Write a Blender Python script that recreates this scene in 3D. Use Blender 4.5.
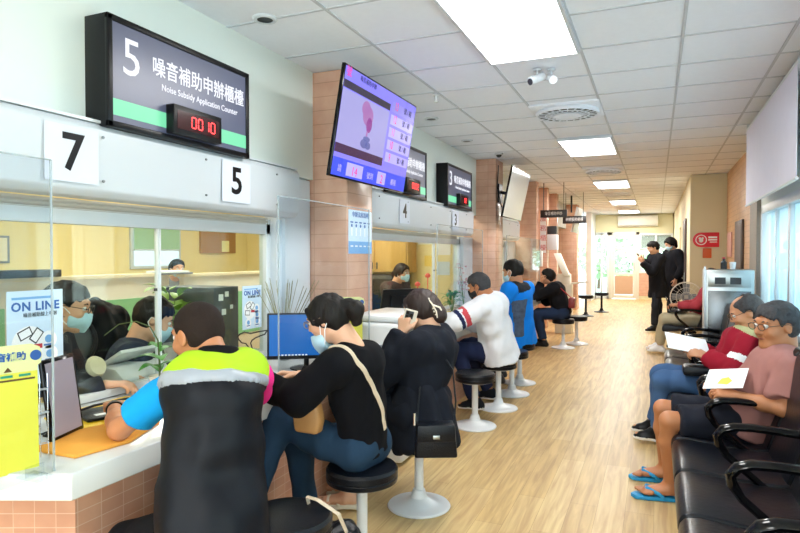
import bpy, bmesh, math, random
import numpy as np
from mathutils import Vector, Matrix, noise

for _o in list(bpy.data.objects):
    bpy.data.objects.remove(_o)
S = bpy.context.scene
COL = S.collection
PI = math.pi

# ------------------------------------------------------------------ camera, sky, exposure
cam_d = bpy.data.cameras.new('camera'); cam = bpy.data.objects.new('camera', cam_d); COL.objects.link(cam)
cam.location = (0, 0, 1.45)
cam.rotation_euler = (math.radians(90 - 1.1), 0, math.radians(23.1))
cam_d.sensor_width = 36; cam_d.lens = 27.0; cam_d.clip_start = 0.05; cam_d.clip_end = 200
S.camera = cam
S.view_settings.view_transform = 'Standard'; S.view_settings.look = 'None'
S.view_settings.gamma = 1; S.view_settings.use_curve_mapping = False
S.view_settings.exposure = 0.80
S.cycles.use_denoising = True
S.cycles.max_bounces = 7; S.cycles.diffuse_bounces = 4; S.cycles.glossy_bounces = 3
S.cycles.transmission_bounces = 6; S.cycles.transparent_max_bounces = 16
S.cycles.sample_clamp_indirect = 6; S.cycles.caustics_reflective = False; S.cycles.caustics_refractive = False
W = bpy.data.worlds.new('daylight'); S.world = W; W.use_nodes = True
_nt = W.node_tree; _nt.nodes.clear()
_bg = _nt.nodes.new('ShaderNodeBackground'); _wo = _nt.nodes.new('ShaderNodeOutputWorld')
_tc = _nt.nodes.new('ShaderNodeTexCoord'); _sx = _nt.nodes.new('ShaderNodeSeparateXYZ'); _rp = _nt.nodes.new('ShaderNodeValToRGB')
_nt.links.new(_tc.outputs['Generated'], _sx.inputs[0]); _nt.links.new(_sx.outputs['Z'], _rp.inputs[0])
_rp.color_ramp.elements[0].position = 0.0; _rp.color_ramp.elements[0].color = (.80, .93, .98, 1)
_rp.color_ramp.elements[1].position = 0.7; _rp.color_ramp.elements[1].color = (.66, .84, 1.0, 1)
_nt.links.new(_rp.outputs[0], _bg.inputs[0]); _bg.inputs[1].default_value = 3.8
_nt.links.new(_bg.outputs[0], _wo.inputs[0])

def area_light(name, loc, size_x, size_y, power, color=(1, 1, 1), rot=(0, 0, 0)):
    d = bpy.data.lights.new(name, 'AREA'); d.shape = 'RECTANGLE'; d.size = size_x; d.size_y = size_y
    d.energy = power; d.color = color
    o = bpy.data.objects.new(name, d); o.location = loc; o.rotation_euler = rot; COL.objects.link(o); return o
LIGHT_X = -0.76
LIGHT_Y = (-3.74, -0.74, 3.46, 7.66, 11.86, 15.96, 19.4)      # centres of the ceiling panel lights
for _y in LIGHT_Y:                                      # the light that each ceiling panel gives
    area_light('ceiling_panel_light', (LIGHT_X, _y, 2.755), .56, 1.16, 23 if _y < 9 else 42, (1, .985, .95))
for _x, _y in ((-4.3, .6), (-4.3, 4.2), (-3.9, 6.5)):   # lights over the desks of the office
    area_light('office_panel_light', (_x, _y, 2.74), 1.16, 1.16, 38, (1, .965, .84))
area_light('office_panel_light', (-3.3, 10.2, 2.7), 1.1, 1.1, 30, (1, .97, .86))

# ------------------------------------------------------------------ materials
def lin(h):
    h = h.lstrip('#'); c = [int(h[i:i + 2], 16) / 255 for i in (0, 2, 4)]
    return tuple(x / 12.92 if x <= .04045 else ((x + .055) / 1.055) ** 2.4 for x in c) + (1,)
_M = {}
def mat(name, hexc, rough=.5, metal=0., noise_s=0., noise_a=.12, bump=0., bump_s=60., coat=0., emit=0., alpha=1., sheen=0., stretch=(1, 1, 1)):
    if name in _M: return _M[name]
    m = bpy.data.materials.new(name); m.use_nodes = True; nt = m.node_tree; b = nt.nodes['Principled BSDF']
    col = lin(hexc)
    b.inputs['Base Color'].default_value = col; b.inputs['Roughness'].default_value = rough; b.inputs['Metallic'].default_value = metal
    if coat: b.inputs['Coat Weight'].default_value = coat; b.inputs['Coat Roughness'].default_value = .1
    if sheen: b.inputs['Sheen Weight'].default_value = sheen
    if emit: b.inputs['Emission Color'].default_value = col; b.inputs['Emission Strength'].default_value = emit
    if alpha < 1: b.inputs['Alpha'].default_value = alpha
    tc = nt.nodes.new('ShaderNodeTexCoord'); mp = nt.nodes.new('ShaderNodeMapping'); mp.inputs['Scale'].default_value = stretch
    nt.links.new(tc.outputs['Object'], mp.inputs[0])
    n = nt.nodes.new('ShaderNodeTexNoise'); n.inputs['Scale'].default_value = noise_s or 8.; n.inputs['Detail'].default_value = 4
    nt.links.new(mp.outputs[0], n.inputs['Vector'])
    a = noise_a if noise_s else .03
    if emit >= .4: col = tuple(c * .12 for c in col[:3]) + (1,)
    if sum(col[:3]) < .03 and not metal: b.inputs['Specular IOR Level'].default_value = .28
    mx = nt.nodes.new('ShaderNodeMix'); mx.data_type = 'RGBA'
    mx.inputs['A'].default_value = tuple(c * (1 - a) for c in col[:3]) + (1,)
    mx.inputs['B'].default_value = tuple(min(1, c * (1 + a)) for c in col[:3]) + (1,)
    nt.links.new(n.outputs['Fac'], mx.inputs['Factor']); nt.links.new(mx.outputs['Result'], b.inputs['Base Color'])
    if bump:
        n2 = nt.nodes.new('ShaderNodeTexNoise'); n2.inputs['Scale'].default_value = bump_s; n2.inputs['Detail'].default_value = 3
        nt.links.new(mp.outputs[0], n2.inputs['Vector'])
        bp = nt.nodes.new('ShaderNodeBump'); bp.inputs['Strength'].default_value = bump; bp.inputs['Distance'].default_value = .01
        nt.links.new(n2.outputs['Fac'], bp.inputs['Height']); nt.links.new(bp.outputs[0], b.inputs['Normal'])
    _M[name] = m; return m
def cloth(name, hexc, rough=.85, bump=.35, **k):
    if name in _M: return _M[name]
    m = _cloth(name, hexc, rough, bump, **k); m.node_tree.nodes['Principled BSDF'].inputs['Specular IOR Level'].default_value = .18; return m
def _cloth(name, hexc, rough=.85, bump=.35, **k): return mat(name, hexc, rough, bump=bump, bump_s=k.pop('bump_s', 14), noise_s=k.pop('noise_s', 20), noise_a=k.pop('noise_a', .06), **k)
def glassy(name, tint, gloss=.06, rough=.02):
    m = bpy.data.materials.new(name); m.use_nodes = True; nt = m.node_tree; nt.nodes.clear()
    t = nt.nodes.new('ShaderNodeBsdfTransparent'); t.inputs[0].default_value = lin(tint)
    g = nt.nodes.new('ShaderNodeBsdfGlossy'); g.inputs['Roughness'].default_value = rough
    fr = nt.nodes.new('ShaderNodeLayerWeight'); fr.inputs['Blend'].default_value = .5
    pw = nt.nodes.new('ShaderNodeMath'); pw.operation = 'POWER'; pw.inputs[1].default_value = 5
    nt.links.new(fr.outputs['Facing'], pw.inputs[0])
    ad = nt.nodes.new('ShaderNodeMath'); ad.operation = 'MULTIPLY_ADD'; ad.inputs[1].default_value = .35; ad.inputs[2].default_value = gloss; ad.use_clamp = True
    mx = nt.nodes.new('ShaderNodeMixShader'); o = nt.nodes.new('ShaderNodeOutputMaterial')
    nt.links.new(pw.outputs[0], ad.inputs[0]); nt.links.new(ad.outputs[0], mx.inputs[0]); nt.links.new(t.outputs[0], mx.inputs[1]); nt.links.new(g.outputs[0], mx.inputs[2]); nt.links.new(mx.outputs[0], o.inputs[0])
    return m
M_glass = glassy('window_glass', '#f4f8f4', .03)
M_acrylic = glassy('clear_acrylic', '#f3f6f8', .015)

def brick_mat(name, c1, c2, mortar, bw, bh, swap, rough=.35, msize=.012, off=.5, coat=.0):
    """swap: which object axes run along the tile row and up"""
    m = bpy.data.materials.new(name); m.use_nodes = True; nt = m.node_tree; b = nt.nodes['Principled BSDF']
    b.inputs['Roughness'].default_value = rough; b.inputs['Coat Weight'].default_value = coat
    tc = nt.nodes.new('ShaderNodeTexCoord'); s = nt.nodes.new('ShaderNodeSeparateXYZ'); c = nt.nodes.new('ShaderNodeCombineXYZ')
    nt.links.new(tc.outputs['Object'], s.inputs[0])
    if swap == 'sum':     # works on both x-facing and y-facing walls
        ad = nt.nodes.new('ShaderNodeMath'); nt.links.new(s.outputs['X'], ad.inputs[0]); nt.links.new(s.outputs['Y'], ad.inputs[1])
        nt.links.new(ad.outputs[0], c.inputs['X']); nt.links.new(s.outputs['Z'], c.inputs['Y'])
    else:
        nt.links.new(s.outputs[swap[0]], c.inputs['X']); nt.links.new(s.outputs[swap[1]], c.inputs['Y'])
    br = nt.nodes.new('ShaderNodeTexBrick'); br.offset = off
    br.inputs['Scale'].default_value = 1; br.inputs['Brick Width'].default_value = bw; br.inputs['Row Height'].default_value = bh
    br.inputs['Mortar Size'].default_value = msize * .3; br.inputs['Mortar Smooth'].default_value = .2
    br.inputs['Color1'].default_value = lin(c1); br.inputs['Color2'].default_value = lin(c2); br.inputs['Mortar'].default_value = lin(mortar)
    nt.links.new(c.outputs[0], br.inputs['Vector'])
    n = nt.nodes.new('ShaderNodeTexNoise'); n.inputs['Scale'].default_value = 9; n.inputs['Detail'].default_value = 5
    nt.links.new(tc.outputs['Object'], n.inputs['Vector'])
    mx = nt.nodes.new('ShaderNodeMix'); mx.data_type = 'RGBA'; mx.blend_type = 'OVERLAY'; mx.inputs['Factor'].default_value = .25
    nt.links.new(br.outputs['Color'], mx.inputs['A']); nt.links.new(n.outputs['Fac'], mx.inputs['B']); nt.links.new(mx.outputs['Result'], b.inputs['Base Color'])
    bp = nt.nodes.new('ShaderNodeBump'); bp.inputs['Strength'].default_value = .3; bp.inputs['Distance'].default_value = .004; bp.invert = True
    nt.links.new(br.outputs['Fac'], bp.inputs['Height']); nt.links.new(bp.outputs[0], b.inputs['Normal'])
    return m
M_tile = brick_mat('pillar_tile', '#d6ab93', '#d0a188', '#bb8f76', .30, .10, 'sum', .25, .010, .0)
M_counter_tile = brick_mat('counter_tile', '#d09c80', '#c69176', '#dcb79e', .095, .048, 'sum', .3, .006, .0)
M_tan_brick = brick_mat('tan_wall_tile', '#d9b084', '#d0a578', '#b98f62', .24, .07, 'sum', .4, .012)

def floor_mat():
    m = bpy.data.materials.new('oak_plank_floor'); m.use_nodes = True; nt = m.node_tree; b = nt.nodes['Principled BSDF']
    tc = nt.nodes.new('ShaderNodeTexCoord'); s = nt.nodes.new('ShaderNodeSeparateXYZ'); c = nt.nodes.new('ShaderNodeCombineXYZ')
    nt.links.new(tc.outputs['Object'], s.inputs[0]); nt.links.new(s.outputs['Y'], c.inputs['X']); nt.links.new(s.outputs['X'], c.inputs['Y'])
    br = nt.nodes.new('ShaderNodeTexBrick'); br.offset = .37
    for k, v in (('Scale', 1), ('Brick Width', 1.2), ('Row Height', .15), ('Mortar Size', .0012), ('Mortar Smooth', .3), ('Bias', 0)): br.inputs[k].default_value = v
    br.inputs['Color1'].default_value = lin('#ceb07c'); br.inputs['Color2'].default_value = lin('#c2a06a'); br.inputs['Mortar'].default_value = lin('#a07c50')
    nt.links.new(c.outputs[0], br.inputs['Vector'])
    mp = nt.nodes.new('ShaderNodeMapping'); mp.inputs['Scale'].default_value = (22, 1.6, 1); nt.links.new(tc.outputs['Object'], mp.inputs[0])
    n = nt.nodes.new('ShaderNodeTexNoise'); n.inputs['Scale'].default_value = 1.3; n.inputs['Detail'].default_value = 8; n.inputs['Distortion'].default_value = .6
    nt.links.new(mp.outputs[0], n.inputs['Vector'])
    r = nt.nodes.new('ShaderNodeValToRGB'); r.color_ramp.elements[0].position = .35; r.color_ramp.elements[0].color = (.28, .28, .28, 1)
    r.color_ramp.elements[1].position = .65; r.color_ramp.elements[1].color = (.68, .68, .68, 1); nt.links.new(n.outputs['Fac'], r.inputs[0])
    mx = nt.nodes.new('ShaderNodeMix'); mx.data_type = 'RGBA'; mx.blend_type = 'OVERLAY'; mx.inputs['Factor'].default_value = .55
    nt.links.new(br.outputs['Color'], mx.inputs['A']); nt.links.new(r.outputs[0], mx.inputs['B']); nt.links.new(mx.outputs['Result'], b.inputs['Base Color'])
    b.inputs['Roughness'].default_value = .40; b.inputs['Specular IOR Level'].default_value = .30
    bp = nt.nodes.new('ShaderNodeBump'); bp.inputs['Strength'].default_value = .15; bp.inputs['Distance'].default_value = .003
    nt.links.new(n.outputs['Fac'], bp.inputs['Height']); nt.links.new(bp.outputs[0], b.inputs['Normal'])
    return m
M_floor = floor_mat()
M_wall = mat('painted_wall', '#e4ece6', .7, noise_s=2, noise_a=.02)
M_ceil = mat('ceiling_board', '#eff3fb', .9, noise_s=30, noise_a=.03)
M_grid = mat('ceiling_grid_metal', '#c3c8d0', .5)
M_white = mat('white_paint', '#d3d9df', .35, noise_s=3, noise_a=.02)
M_whiteplastic = mat('white_plastic', '#e2e3e4', .3)
M_offwhite = mat('offwhite_plastic', '#e4e0d4', .4)
M_alu = mat('aluminium', '#c9ced2', .35, .6)
M_aluw = mat('pale_aluminium', '#dfe5e8', .4, .2)
M_shutter = mat('shutter_slats', '#b9b4aa', .5)
M_black = mat('black_plastic', '#0b0b0e', .35)
M_blackgloss = mat('black_gloss', '#08080b', .12)
M_dark = mat('dark_grey_plastic', '#2b2d31', .45)
M_grey = mat('grey_plastic', '#84888c', .5)
M_chrome = mat('chrome', '#d8dadc', .15, 1.)
M_steel = mat('stainless_steel', '#aeb2b0', .3, .9, noise_s=4, noise_a=.08, stretch=(1, 1, 12))
M_leather = mat('black_leather', '#0e1118', .28, bump=.25, bump_s=180)
M_seatpad = mat('black_vinyl_pad', '#14161d', .30, bump=.12, bump_s=40)
M_seatback = mat('black_vinyl_back', '#0e1016', .35, bump=.12, bump_s=40)
M_paper = mat('white_paper', '#f6f7f8', .7)
M_counter = mat('white_counter_top', '#dcdcda', .12, noise_s=2, noise_a=.02, coat=.4)
M_yellowlitwall = mat('cream_wall_lit_yellow', '#f3e0a2', .8, noise_s=2, noise_a=.02)  # cream paint with the yellow of the office light put into its colour
M_cream = mat('cream_paint', '#eee2c0', .7)
M_woodcab = mat('honey_wood', '#d8ac62', .45, noise_s=6, noise_a=.15, stretch=(6, 6, .6))
M_leaf = mat('leaf_green', '#3f8a2c', .45, noise_s=10, noise_a=.25)
M_leaf2 = mat('pale_leaf_green', '#93b84f', .5, noise_s=10, noise_a=.2)
M_greenpanel = mat('green_fabric_panel', '#8fcf9f', .8)
M_lamp = mat('lamp_diffuser', '#ffffff', .5, emit=3)
M_skin = mat('skin', '#c98f6b', .5, noise_s=14, noise_a=.06)
M_skin2 = mat('tan_skin', '#b97a52', .5, noise_s=14, noise_a=.07)
M_skin3 = mat('fair_skin', '#dca888', .5, noise_s=14, noise_a=.05)
M_hair = mat('black_hair', '#120e0c', .62, bump=.5, bump_s=60, stretch=(1, 1, .2))
M_hairbrown = mat('dark_brown_hair', '#2a1a15', .6, bump=.5, bump_s=60, stretch=(1, 1, .2))
M_hairgrey = mat('greying_hair', '#343336', .7, noise_s=90, noise_a=.8, bump=.4, bump_s=90)
M_buzz = mat('cropped_hair', '#22150f', .8, noise_s=120, noise_a=.35, bump=.3, bump_s=200)
M_eyew = mat('eye_white', '#e8e4de', .2)
M_eyeb = mat('dark_iris', '#120b08', .1)
M_mask = mat('pale_blue_mask', '#b9dcec', .8, bump=.3, bump_s=30)
M_maskblack = mat('black_mask', '#1b1b1e', .8)
M_lips = mat('lips', '#a45a4c', .5)

# ------------------------------------------------------------------ mesh helpers
class MB:
    def __init__(s): s.v = []; s.f = []; s.m = []
    def add(s, v, f, mi=0):
        n = len(s.v); s.v += [tuple(p) for p in v]; s.f += [tuple(i + n for i in q) for q in f]; s.m += [mi] * len(f); return s
    def box(s, lo, hi, mi=0):
        x0, y0, z0 = [min(a, b) for a, b in zip(lo, hi)]; x1, y1, z1 = [max(a, b) for a, b in zip(lo, hi)]
        return s.add([(x0, y0, z0), (x1, y0, z0), (x1, y1, z0), (x0, y1, z0), (x0, y0, z1), (x1, y0, z1), (x1, y1, z1), (x0, y1, z1)],
              [(0, 3, 2, 1), (4, 5, 6, 7), (0, 1, 5, 4), (1, 2, 6, 5), (2, 3, 7, 6), (3, 0, 4, 7)], mi)
    def obox(s, c, X, Y, Z, mi=0):
        """box at centre c with half-axis vectors X, Y, Z"""
        c, X, Y, Z = map(Vector, (c, X, Y, Z))
        v = [c + X * a + Y * b + Z * d for d in (-1, 1) for a, b in ((-1, -1), (1, -1), (1, 1), (-1, 1))]
        f = [(0, 3, 2, 1), (4, 5, 6, 7), (0, 1, 5, 4), (1, 2, 6, 5), (2, 3, 7, 6), (3, 0, 4, 7)]
        if X.cross(Y).dot(Z) < 0: f = [q[::-1] for q in f]
        return s.add(v, f, mi)
    def prism(s, pts, z0, z1, mi=0, fn=None):
        """pts: 2-D outline (counter-clockwise), fn maps (a, b, c) to a point; default a, b = x, y"""
        fn = fn or (lambda a, b, c: (a, b, c)); n = len(pts)
        v = [fn(a, b, z0) for a, b in pts] + [fn(a, b, z1) for a, b in pts]
        f = [tuple(range(n))[::-1], tuple(range(n, 2 * n))] + [(i, (i + 1) % n, n + (i + 1) % n, n + i) for i in range(n)]
        return s.add(v, f, mi)
    def lathe(s, prof, c=(0, 0, 0), n=40, mi=0, R=None, cap=True):
        R = R or Matrix.Identity(3); c = Vector(c); v = []; f = []; k = len(prof)
        for i in range(n):
            a = 2 * PI * i / n
            for r, z in prof: v.append(c + R @ Vector((r * math.cos(a), r * math.sin(a), z)))
        for i in range(n):
            j = (i + 1) % n
            for q in range(k - 1): f.append((i * k + q, j * k + q, j * k + q + 1, i * k + q + 1))
        if cap: f.append(tuple(i * k for i in range(n))[::-1]); f.append(tuple(i * k + k - 1 for i in range(n)))
        return s.add(v, f, mi)
    def tube(s, path, r, n=10, mi=0, closed=False, flat=None):
        """flat=(width vector, half width): rectangular strip instead of a round tube"""
        P = [Vector(p) for p in path]; m = len(P); v = []; f = []; up = None
        for i, p in enumerate(P):
            a = P[(i - 1) % m] if (i or closed) else P[0]; b = P[(i + 1) % m] if (i < m - 1 or closed) else P[-1]
            t = (b - a).normalized() if (b - a).length else Vector((0, 0, 1))
            if up is None: up = Vector((0, 0, 1)) if abs(t.z) < .9 else Vector((1, 0, 0))
            x = t.cross(up).normalized(); up = x.cross(t).normalized()
            rr = r[i] if isinstance(r, (list, tuple)) else r
            for k in range(n):
                g = 2 * PI * k / n + (PI / n if n == 4 else 0)
                if flat:
                    w = Vector(flat[0]).normalized(); h = t.cross(w).normalized()
                    v.append(p + w * flat[1] * (1 if math.cos(g) > 0 else -1) + h * rr * (1 if math.sin(g) > 0 else -1)) if n == 4 else v.append(p + w * flat[1] * math.cos(g) + h * rr * math.sin(g))
                else: v.append(p + x * rr * math.cos(g) + up * rr * math.sin(g))
        for i in range(m if closed else m - 1):
            j = (i + 1) % m
            for k in range(n): f.append((i * n + k, j * n + k, j * n + (k + 1) % n, i * n + (k + 1) % n))
        if not closed: f.append(tuple(range(n))); f.append(tuple(range((m - 1) * n, m * n))[::-1])
        return s.add(v, f, mi)
    def ball(s, c, r, mi=0, n=16, R=None):
        rr = r if isinstance(r, (tuple, list)) else (r, r, r); prof = []
        k = n // 2
        R0 = R or Matrix.Identity(3)
        R2 = R0 @ Matrix.Diagonal(rr)
        for i in range(k + 1):
            a = -PI / 2 + PI * i / k; prof.append((max(.001, math.cos(a)), math.sin(a)))
        return s.lathe(prof, c, n, mi, R2)
    def build(s, name, mats, parent=None, base=None, bevel=0., seg=2, smooth=35, kind=None):
        me = bpy.data.meshes.new(name); b = Vector(base) if base is not None else (root_base(parent) if parent else Vector((0, 0, 0)))
        me.from_pydata([tuple(Vector(p) - b) for p in s.v], [], s.f)
        if not isinstance(mats, (list, tuple)): mats = [mats]
        for m in mats: me.materials.append(m)
        if len(mats) > 1: me.polygons.foreach_set('material_index', s.m)
        if bevel or True:
            bm = bmesh.new(); bm.from_mesh(me)
            bmesh.ops.recalc_face_normals(bm, faces=bm.faces[:])
            if bevel:
                ed = [e for e in bm.edges if len(e.link_faces) == 2 and e.calc_face_angle(0) > .6]
                bmesh.ops.bevel(bm, geom=ed, offset=bevel, segments=seg, profile=.5, affect='EDGES', clamp_overlap=True)
            bm.to_mesh(me); bm.free()
        if smooth:
            me.polygons.foreach_set('use_smooth', [True] * len(me.polygons)); me.set_sharp_from_angle(angle=math.radians(smooth))
        me.update()
        o = bpy.data.objects.new(name, me); COL.objects.link(o)
        if parent: o.parent = parent
        else: o.location = b
        if kind: o['kind'] = kind
        return o
_BASE = {}
def root_base(o):
    while o.parent: o = o.parent
    return Vector(_BASE.get(o.name, (0, 0, 0)))
def thing(name, label, cat, loc=(0, 0, 0), group=None):
    """an Empty at the thing's base that parents its parts"""
    o = bpy.data.objects.new(name, None); COL.objects.link(o); o.location = loc; o.empty_display_size = .1
    _BASE[o.name] = tuple(loc); o['label'] = label; o['category'] = cat
    if group: o['group'] = group
    return o
def tag(o, label, cat, group=None, kind=None):
    o['label'] = label; o['category'] = cat
    if group: o['group'] = group
    if kind: o['kind'] = kind
    return o
def struct(name, mb, m, **k): return mb.build(name, m, kind='structure', **k)
def copy_tree(root, loc, label, rotz=None, group=None):
    r = root.copy(); COL.objects.link(r); r.location = loc; r['label'] = label; _BASE[r.name] = tuple(loc)
    if rotz is not None: r.rotation_euler.z = rotz
    if group: r['group'] = group
    for ch in list(root.children):
        c = ch.copy(); COL.objects.link(c); c.parent = r
        for g in list(ch.children):
            d = g.copy(); COL.objects.link(d); d.parent = c
    return r
def frameM(origin, X, Y):
    """matrix that takes text space (x right, y up) to the world"""
    X = Vector(X).normalized(); Y = Vector(Y).normalized(); Z = X.cross(Y).normalized(); Y = Z.cross(X)
    M = Matrix.Identity(4)
    for i in range(3): M[i][0] = X[i]; M[i][1] = Y[i]; M[i][2] = Z[i]; M[i][3] = origin[i]
    return M
def text(name, body, size, M, m, parent, align='CENTER', bold=0., ext=.0006, sx=1., spacing=1.):
    cu = bpy.data.curves.new(name, 'FONT'); cu.body = body; cu.size = size; cu.align_x = align; cu.align_y = 'CENTER'
    cu.extrude = ext; cu.offset = bold; cu.resolution_u = 3; cu.space_character = spacing
    t = bpy.data.objects.new(name, cu); COL.objects.link(t); bpy.context.view_layer.update()
    me = bpy.data.meshes.new_from_object(t.evaluated_get(bpy.context.evaluated_depsgraph_get())); me.name = name
    bpy.data.objects.remove(t)
    b = root_base(parent); me.transform(Matrix.Translation(-b) @ M @ Matrix.Diagonal((sx, 1, 1, 1)))
    me.materials.clear(); me.materials.append(m)
    o = bpy.data.objects.new(name, me); COL.objects.link(o); o.parent = parent
    return o
def flat(mb, M, x0, y0, x1, y1, t=.0008, z=0., mi=0):
    """thin slab in text space of matrix M"""
    c = M @ Vector(((x0 + x1) / 2, (y0 + y1) / 2, z + t / 2)); R = M.to_3x3()
    return mb.obox(c, R @ Vector((abs(x1 - x0) / 2, 0, 0)), R @ Vector((0, abs(y1 - y0) / 2, 0)), R @ Vector((0, 0, t / 2)), mi)
def disc(mb, M, cx, cy, r, z=0., t=.0008, mi=0, n=24):
    return mb.lathe([(r, 0), (r, t)], M @ Vector((cx, cy, z)), n, mi, M.to_3x3())

# ------------------------------------------------------------------ figures: smooth unions of tapered limbs, meshed as one surface
class Sdf:
    def __init__(s): s.p = []
    def cap(s, A, B, ra, rb=None, k=.02, w=None, st=1., fa=False, fb=False, cut=None):
        s.p.append(('cap', np.array(A, float), np.array(B, float), ra, ra if rb is None else rb, k, None if w is None else np.array(w, float), st, fa, fb, cut)); return s
    def ell(s, c, r, R=None, k=.02, cut=None):
        s.p.append(('ell', np.array(c, float), np.array(r, float), np.eye(3) if R is None else np.array(R, float), k, cut)); return s
    def sub(s, c, r, R=None, k=.006):
        s.p.append(('sub', np.array(c, float), np.array(r, float), np.eye(3) if R is None else np.array(R, float), k)); return s
    def plane(s, p, n):
        s.p.append(('plane', np.array(p, float), np.array(n, float))); return s
    def mesh(s, vox):
        lo = np.full(3, 1e9); hi = -lo
        for p in s.p:
            if p[0] == 'cap':
                r = max(p[3], p[4]) * max(1, p[7]); a, b = p[1], p[2]; lo = np.minimum(lo, np.minimum(a, b) - r); hi = np.maximum(hi, np.maximum(a, b) + r)
            elif p[0] == 'ell': r = p[2].max(); lo = np.minimum(lo, p[1] - r); hi = np.maximum(hi, p[1] + r)
        lo -= 3 * vox; hi += 3 * vox; n = np.ceil((hi - lo) / vox).astype(int) + 1
        D = np.full(n, 1., np.float32)
        ax = [lo[i] + vox * np.arange(n[i]) for i in range(3)]
        for p in s.p:
            if p[0] == 'plane':
                d = sum((ax[i] - p[1][i]).reshape([-1 if j == i else 1 for j in range(3)]) * p[2][i] for i in range(3)); D = np.maximum(D, d.astype(np.float32)); continue
            if p[0] == 'cap':
                _, a, b, ra, rb, k, w, st, fa, fb, cut = p; r = max(ra, rb) * max(1, st) + k + 2 * vox; l = np.minimum(a, b) - r; h = np.maximum(a, b) + r
            else:
                r = p[2].max() + .03 + 2 * vox; l = p[1] - r; h = p[1] + r
            i0 = np.clip(np.floor((l - lo) / vox).astype(int), 0, n); i1 = np.clip(np.ceil((h - lo) / vox).astype(int) + 1, 0, n)
            if (i1 <= i0).any(): continue
            sl = tuple(slice(x, y) for x, y in zip(i0, i1))
            X, Y, Z = np.meshgrid(*[ax[i][sl[i]].astype(np.float32) for i in range(3)], indexing='ij')
            if p[0] == 'cap':
                ab = b - a; L = float(ab @ ab) or 1e-9
                px, py, pz = X - a[0], Y - a[1], Z - a[2]
                t0 = (px * ab[0] + py * ab[1] + pz * ab[2]) / L; t = np.clip(t0, 0, 1)
                qx, qy, qz = px - t * ab[0], py - t * ab[1], pz - t * ab[2]
                if w is not None:
                    dw = (qx * w[0] + qy * w[1] + qz * w[2]) * (1 - 1 / st); qx, qy, qz = qx - dw * w[0], qy - dw * w[1], qz - dw * w[2]
                d = np.sqrt(qx * qx + qy * qy + qz * qz) - (ra + (rb - ra) * t)
                Ls = math.sqrt(L)
                if fa: d = np.maximum(d, -t0 * Ls)
                if fb: d = np.maximum(d, (t0 - 1) * Ls)
            else:
                R = p[3]; q = []
                for i in range(3): q.append(((X - p[1][0]) * R[0][i] + (Y - p[1][1]) * R[1][i] + (Z - p[1][2]) * R[2][i]) / p[2][i])
                k0 = np.sqrt(q[0] ** 2 + q[1] ** 2 + q[2] ** 2); k1 = np.sqrt(sum((q[i] / p[2][i]) ** 2 for i in range(3))) + 1e-9
                d = k0 * (k0 - 1) / k1; k = p[4]
                cut = p[5] if p[0] == 'ell' else None
            if cut is not None:
                for cp, cn in cut: d = np.maximum(d, (X - cp[0]) * cn[0] + (Y - cp[1]) * cn[1] + (Z - cp[2]) * cn[2])
            O = D[sl]
            if p[0] == 'sub':
                hh = np.maximum(k - np.abs(-d - O), 0) / k; D[sl] = np.maximum(O, -d) + hh * hh * k * .25
            else:
                hh = np.maximum(k - np.abs(d - O), 0) / k; D[sl] = np.minimum(O, d) - hh * hh * k * .25
        return surface_nets(D, lo, vox)
def surface_nets(D, lo, vox):
    I = D < 0; n = np.array(D.shape)
    cs = [slice(0, -1), slice(1, None)]
    cnt = np.zeros(n - 1, np.int8); acc = None
    for a in (0, 1):
        for b in (0, 1):
            for c in (0, 1): cnt += I[cs[a], cs[b], cs[c]]
    act = (cnt > 0) & (cnt < 8); idx = np.argwhere(act)
    if len(idx) == 0: return np.zeros((0, 3)), np.zeros((0, 4), int)
    acc = np.zeros((len(idx), 3)); num = np.zeros(len(idx))
    i, j, k = idx.T
    for axis in range(3):
        o = [x for x in range(3) if x != axis]
        for a in (0, 1):
            for b in (0, 1):
                off0 = [0, 0, 0]; off0[o[0]] = a; off0[o[1]] = b; off1 = list(off0); off1[axis] = 1
                d0 = D[i + off0[0], j + off0[1], k + off0[2]]; d1 = D[i + off1[0], j + off1[1], k + off1[2]]
                m = (d0 < 0) != (d1 < 0); t = np.where(m, d0 / np.where(m, d0 - d1, 1), 0)
                pos = np.array(off0, float)[None, :].repeat(len(idx), 0); pos[:, axis] = t
                acc += pos * m[:, None]; num += m
    V = lo + vox * (idx + acc / num[:, None])
    vid = np.full(n - 1, -1, np.int64); vid[i, j, k] = np.arange(len(idx)); F = []
    for axis in range(3):
        sl0 = [slice(1, -1)] * 3; sl1 = [slice(1, -1)] * 3; sl0[axis] = slice(0, -1); sl1[axis] = slice(1, None)
        a = I[tuple(sl0)]; b = I[tuple(sl1)]
        e = np.argwhere(a != b)
        if not len(e): continue
        e2 = e + 1; e2[:, axis] -= 1; fl = a[tuple(e.T)]
        o = [(axis + 1) % 3, (axis + 2) % 3]; q = []
        for da, db in ((0, 0), (-1, 0), (-1, -1), (0, -1)):
            t = e2.copy(); t[:, o[0]] += da; t[:, o[1]] += db; q.append(vid[tuple(t.T)])
        q = np.stack(q, 1); q[~fl] = q[~fl][:, ::-1]; F.append(q)
    F = np.concatenate(F); return V, F[(F >= 0).all(1)]
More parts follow.
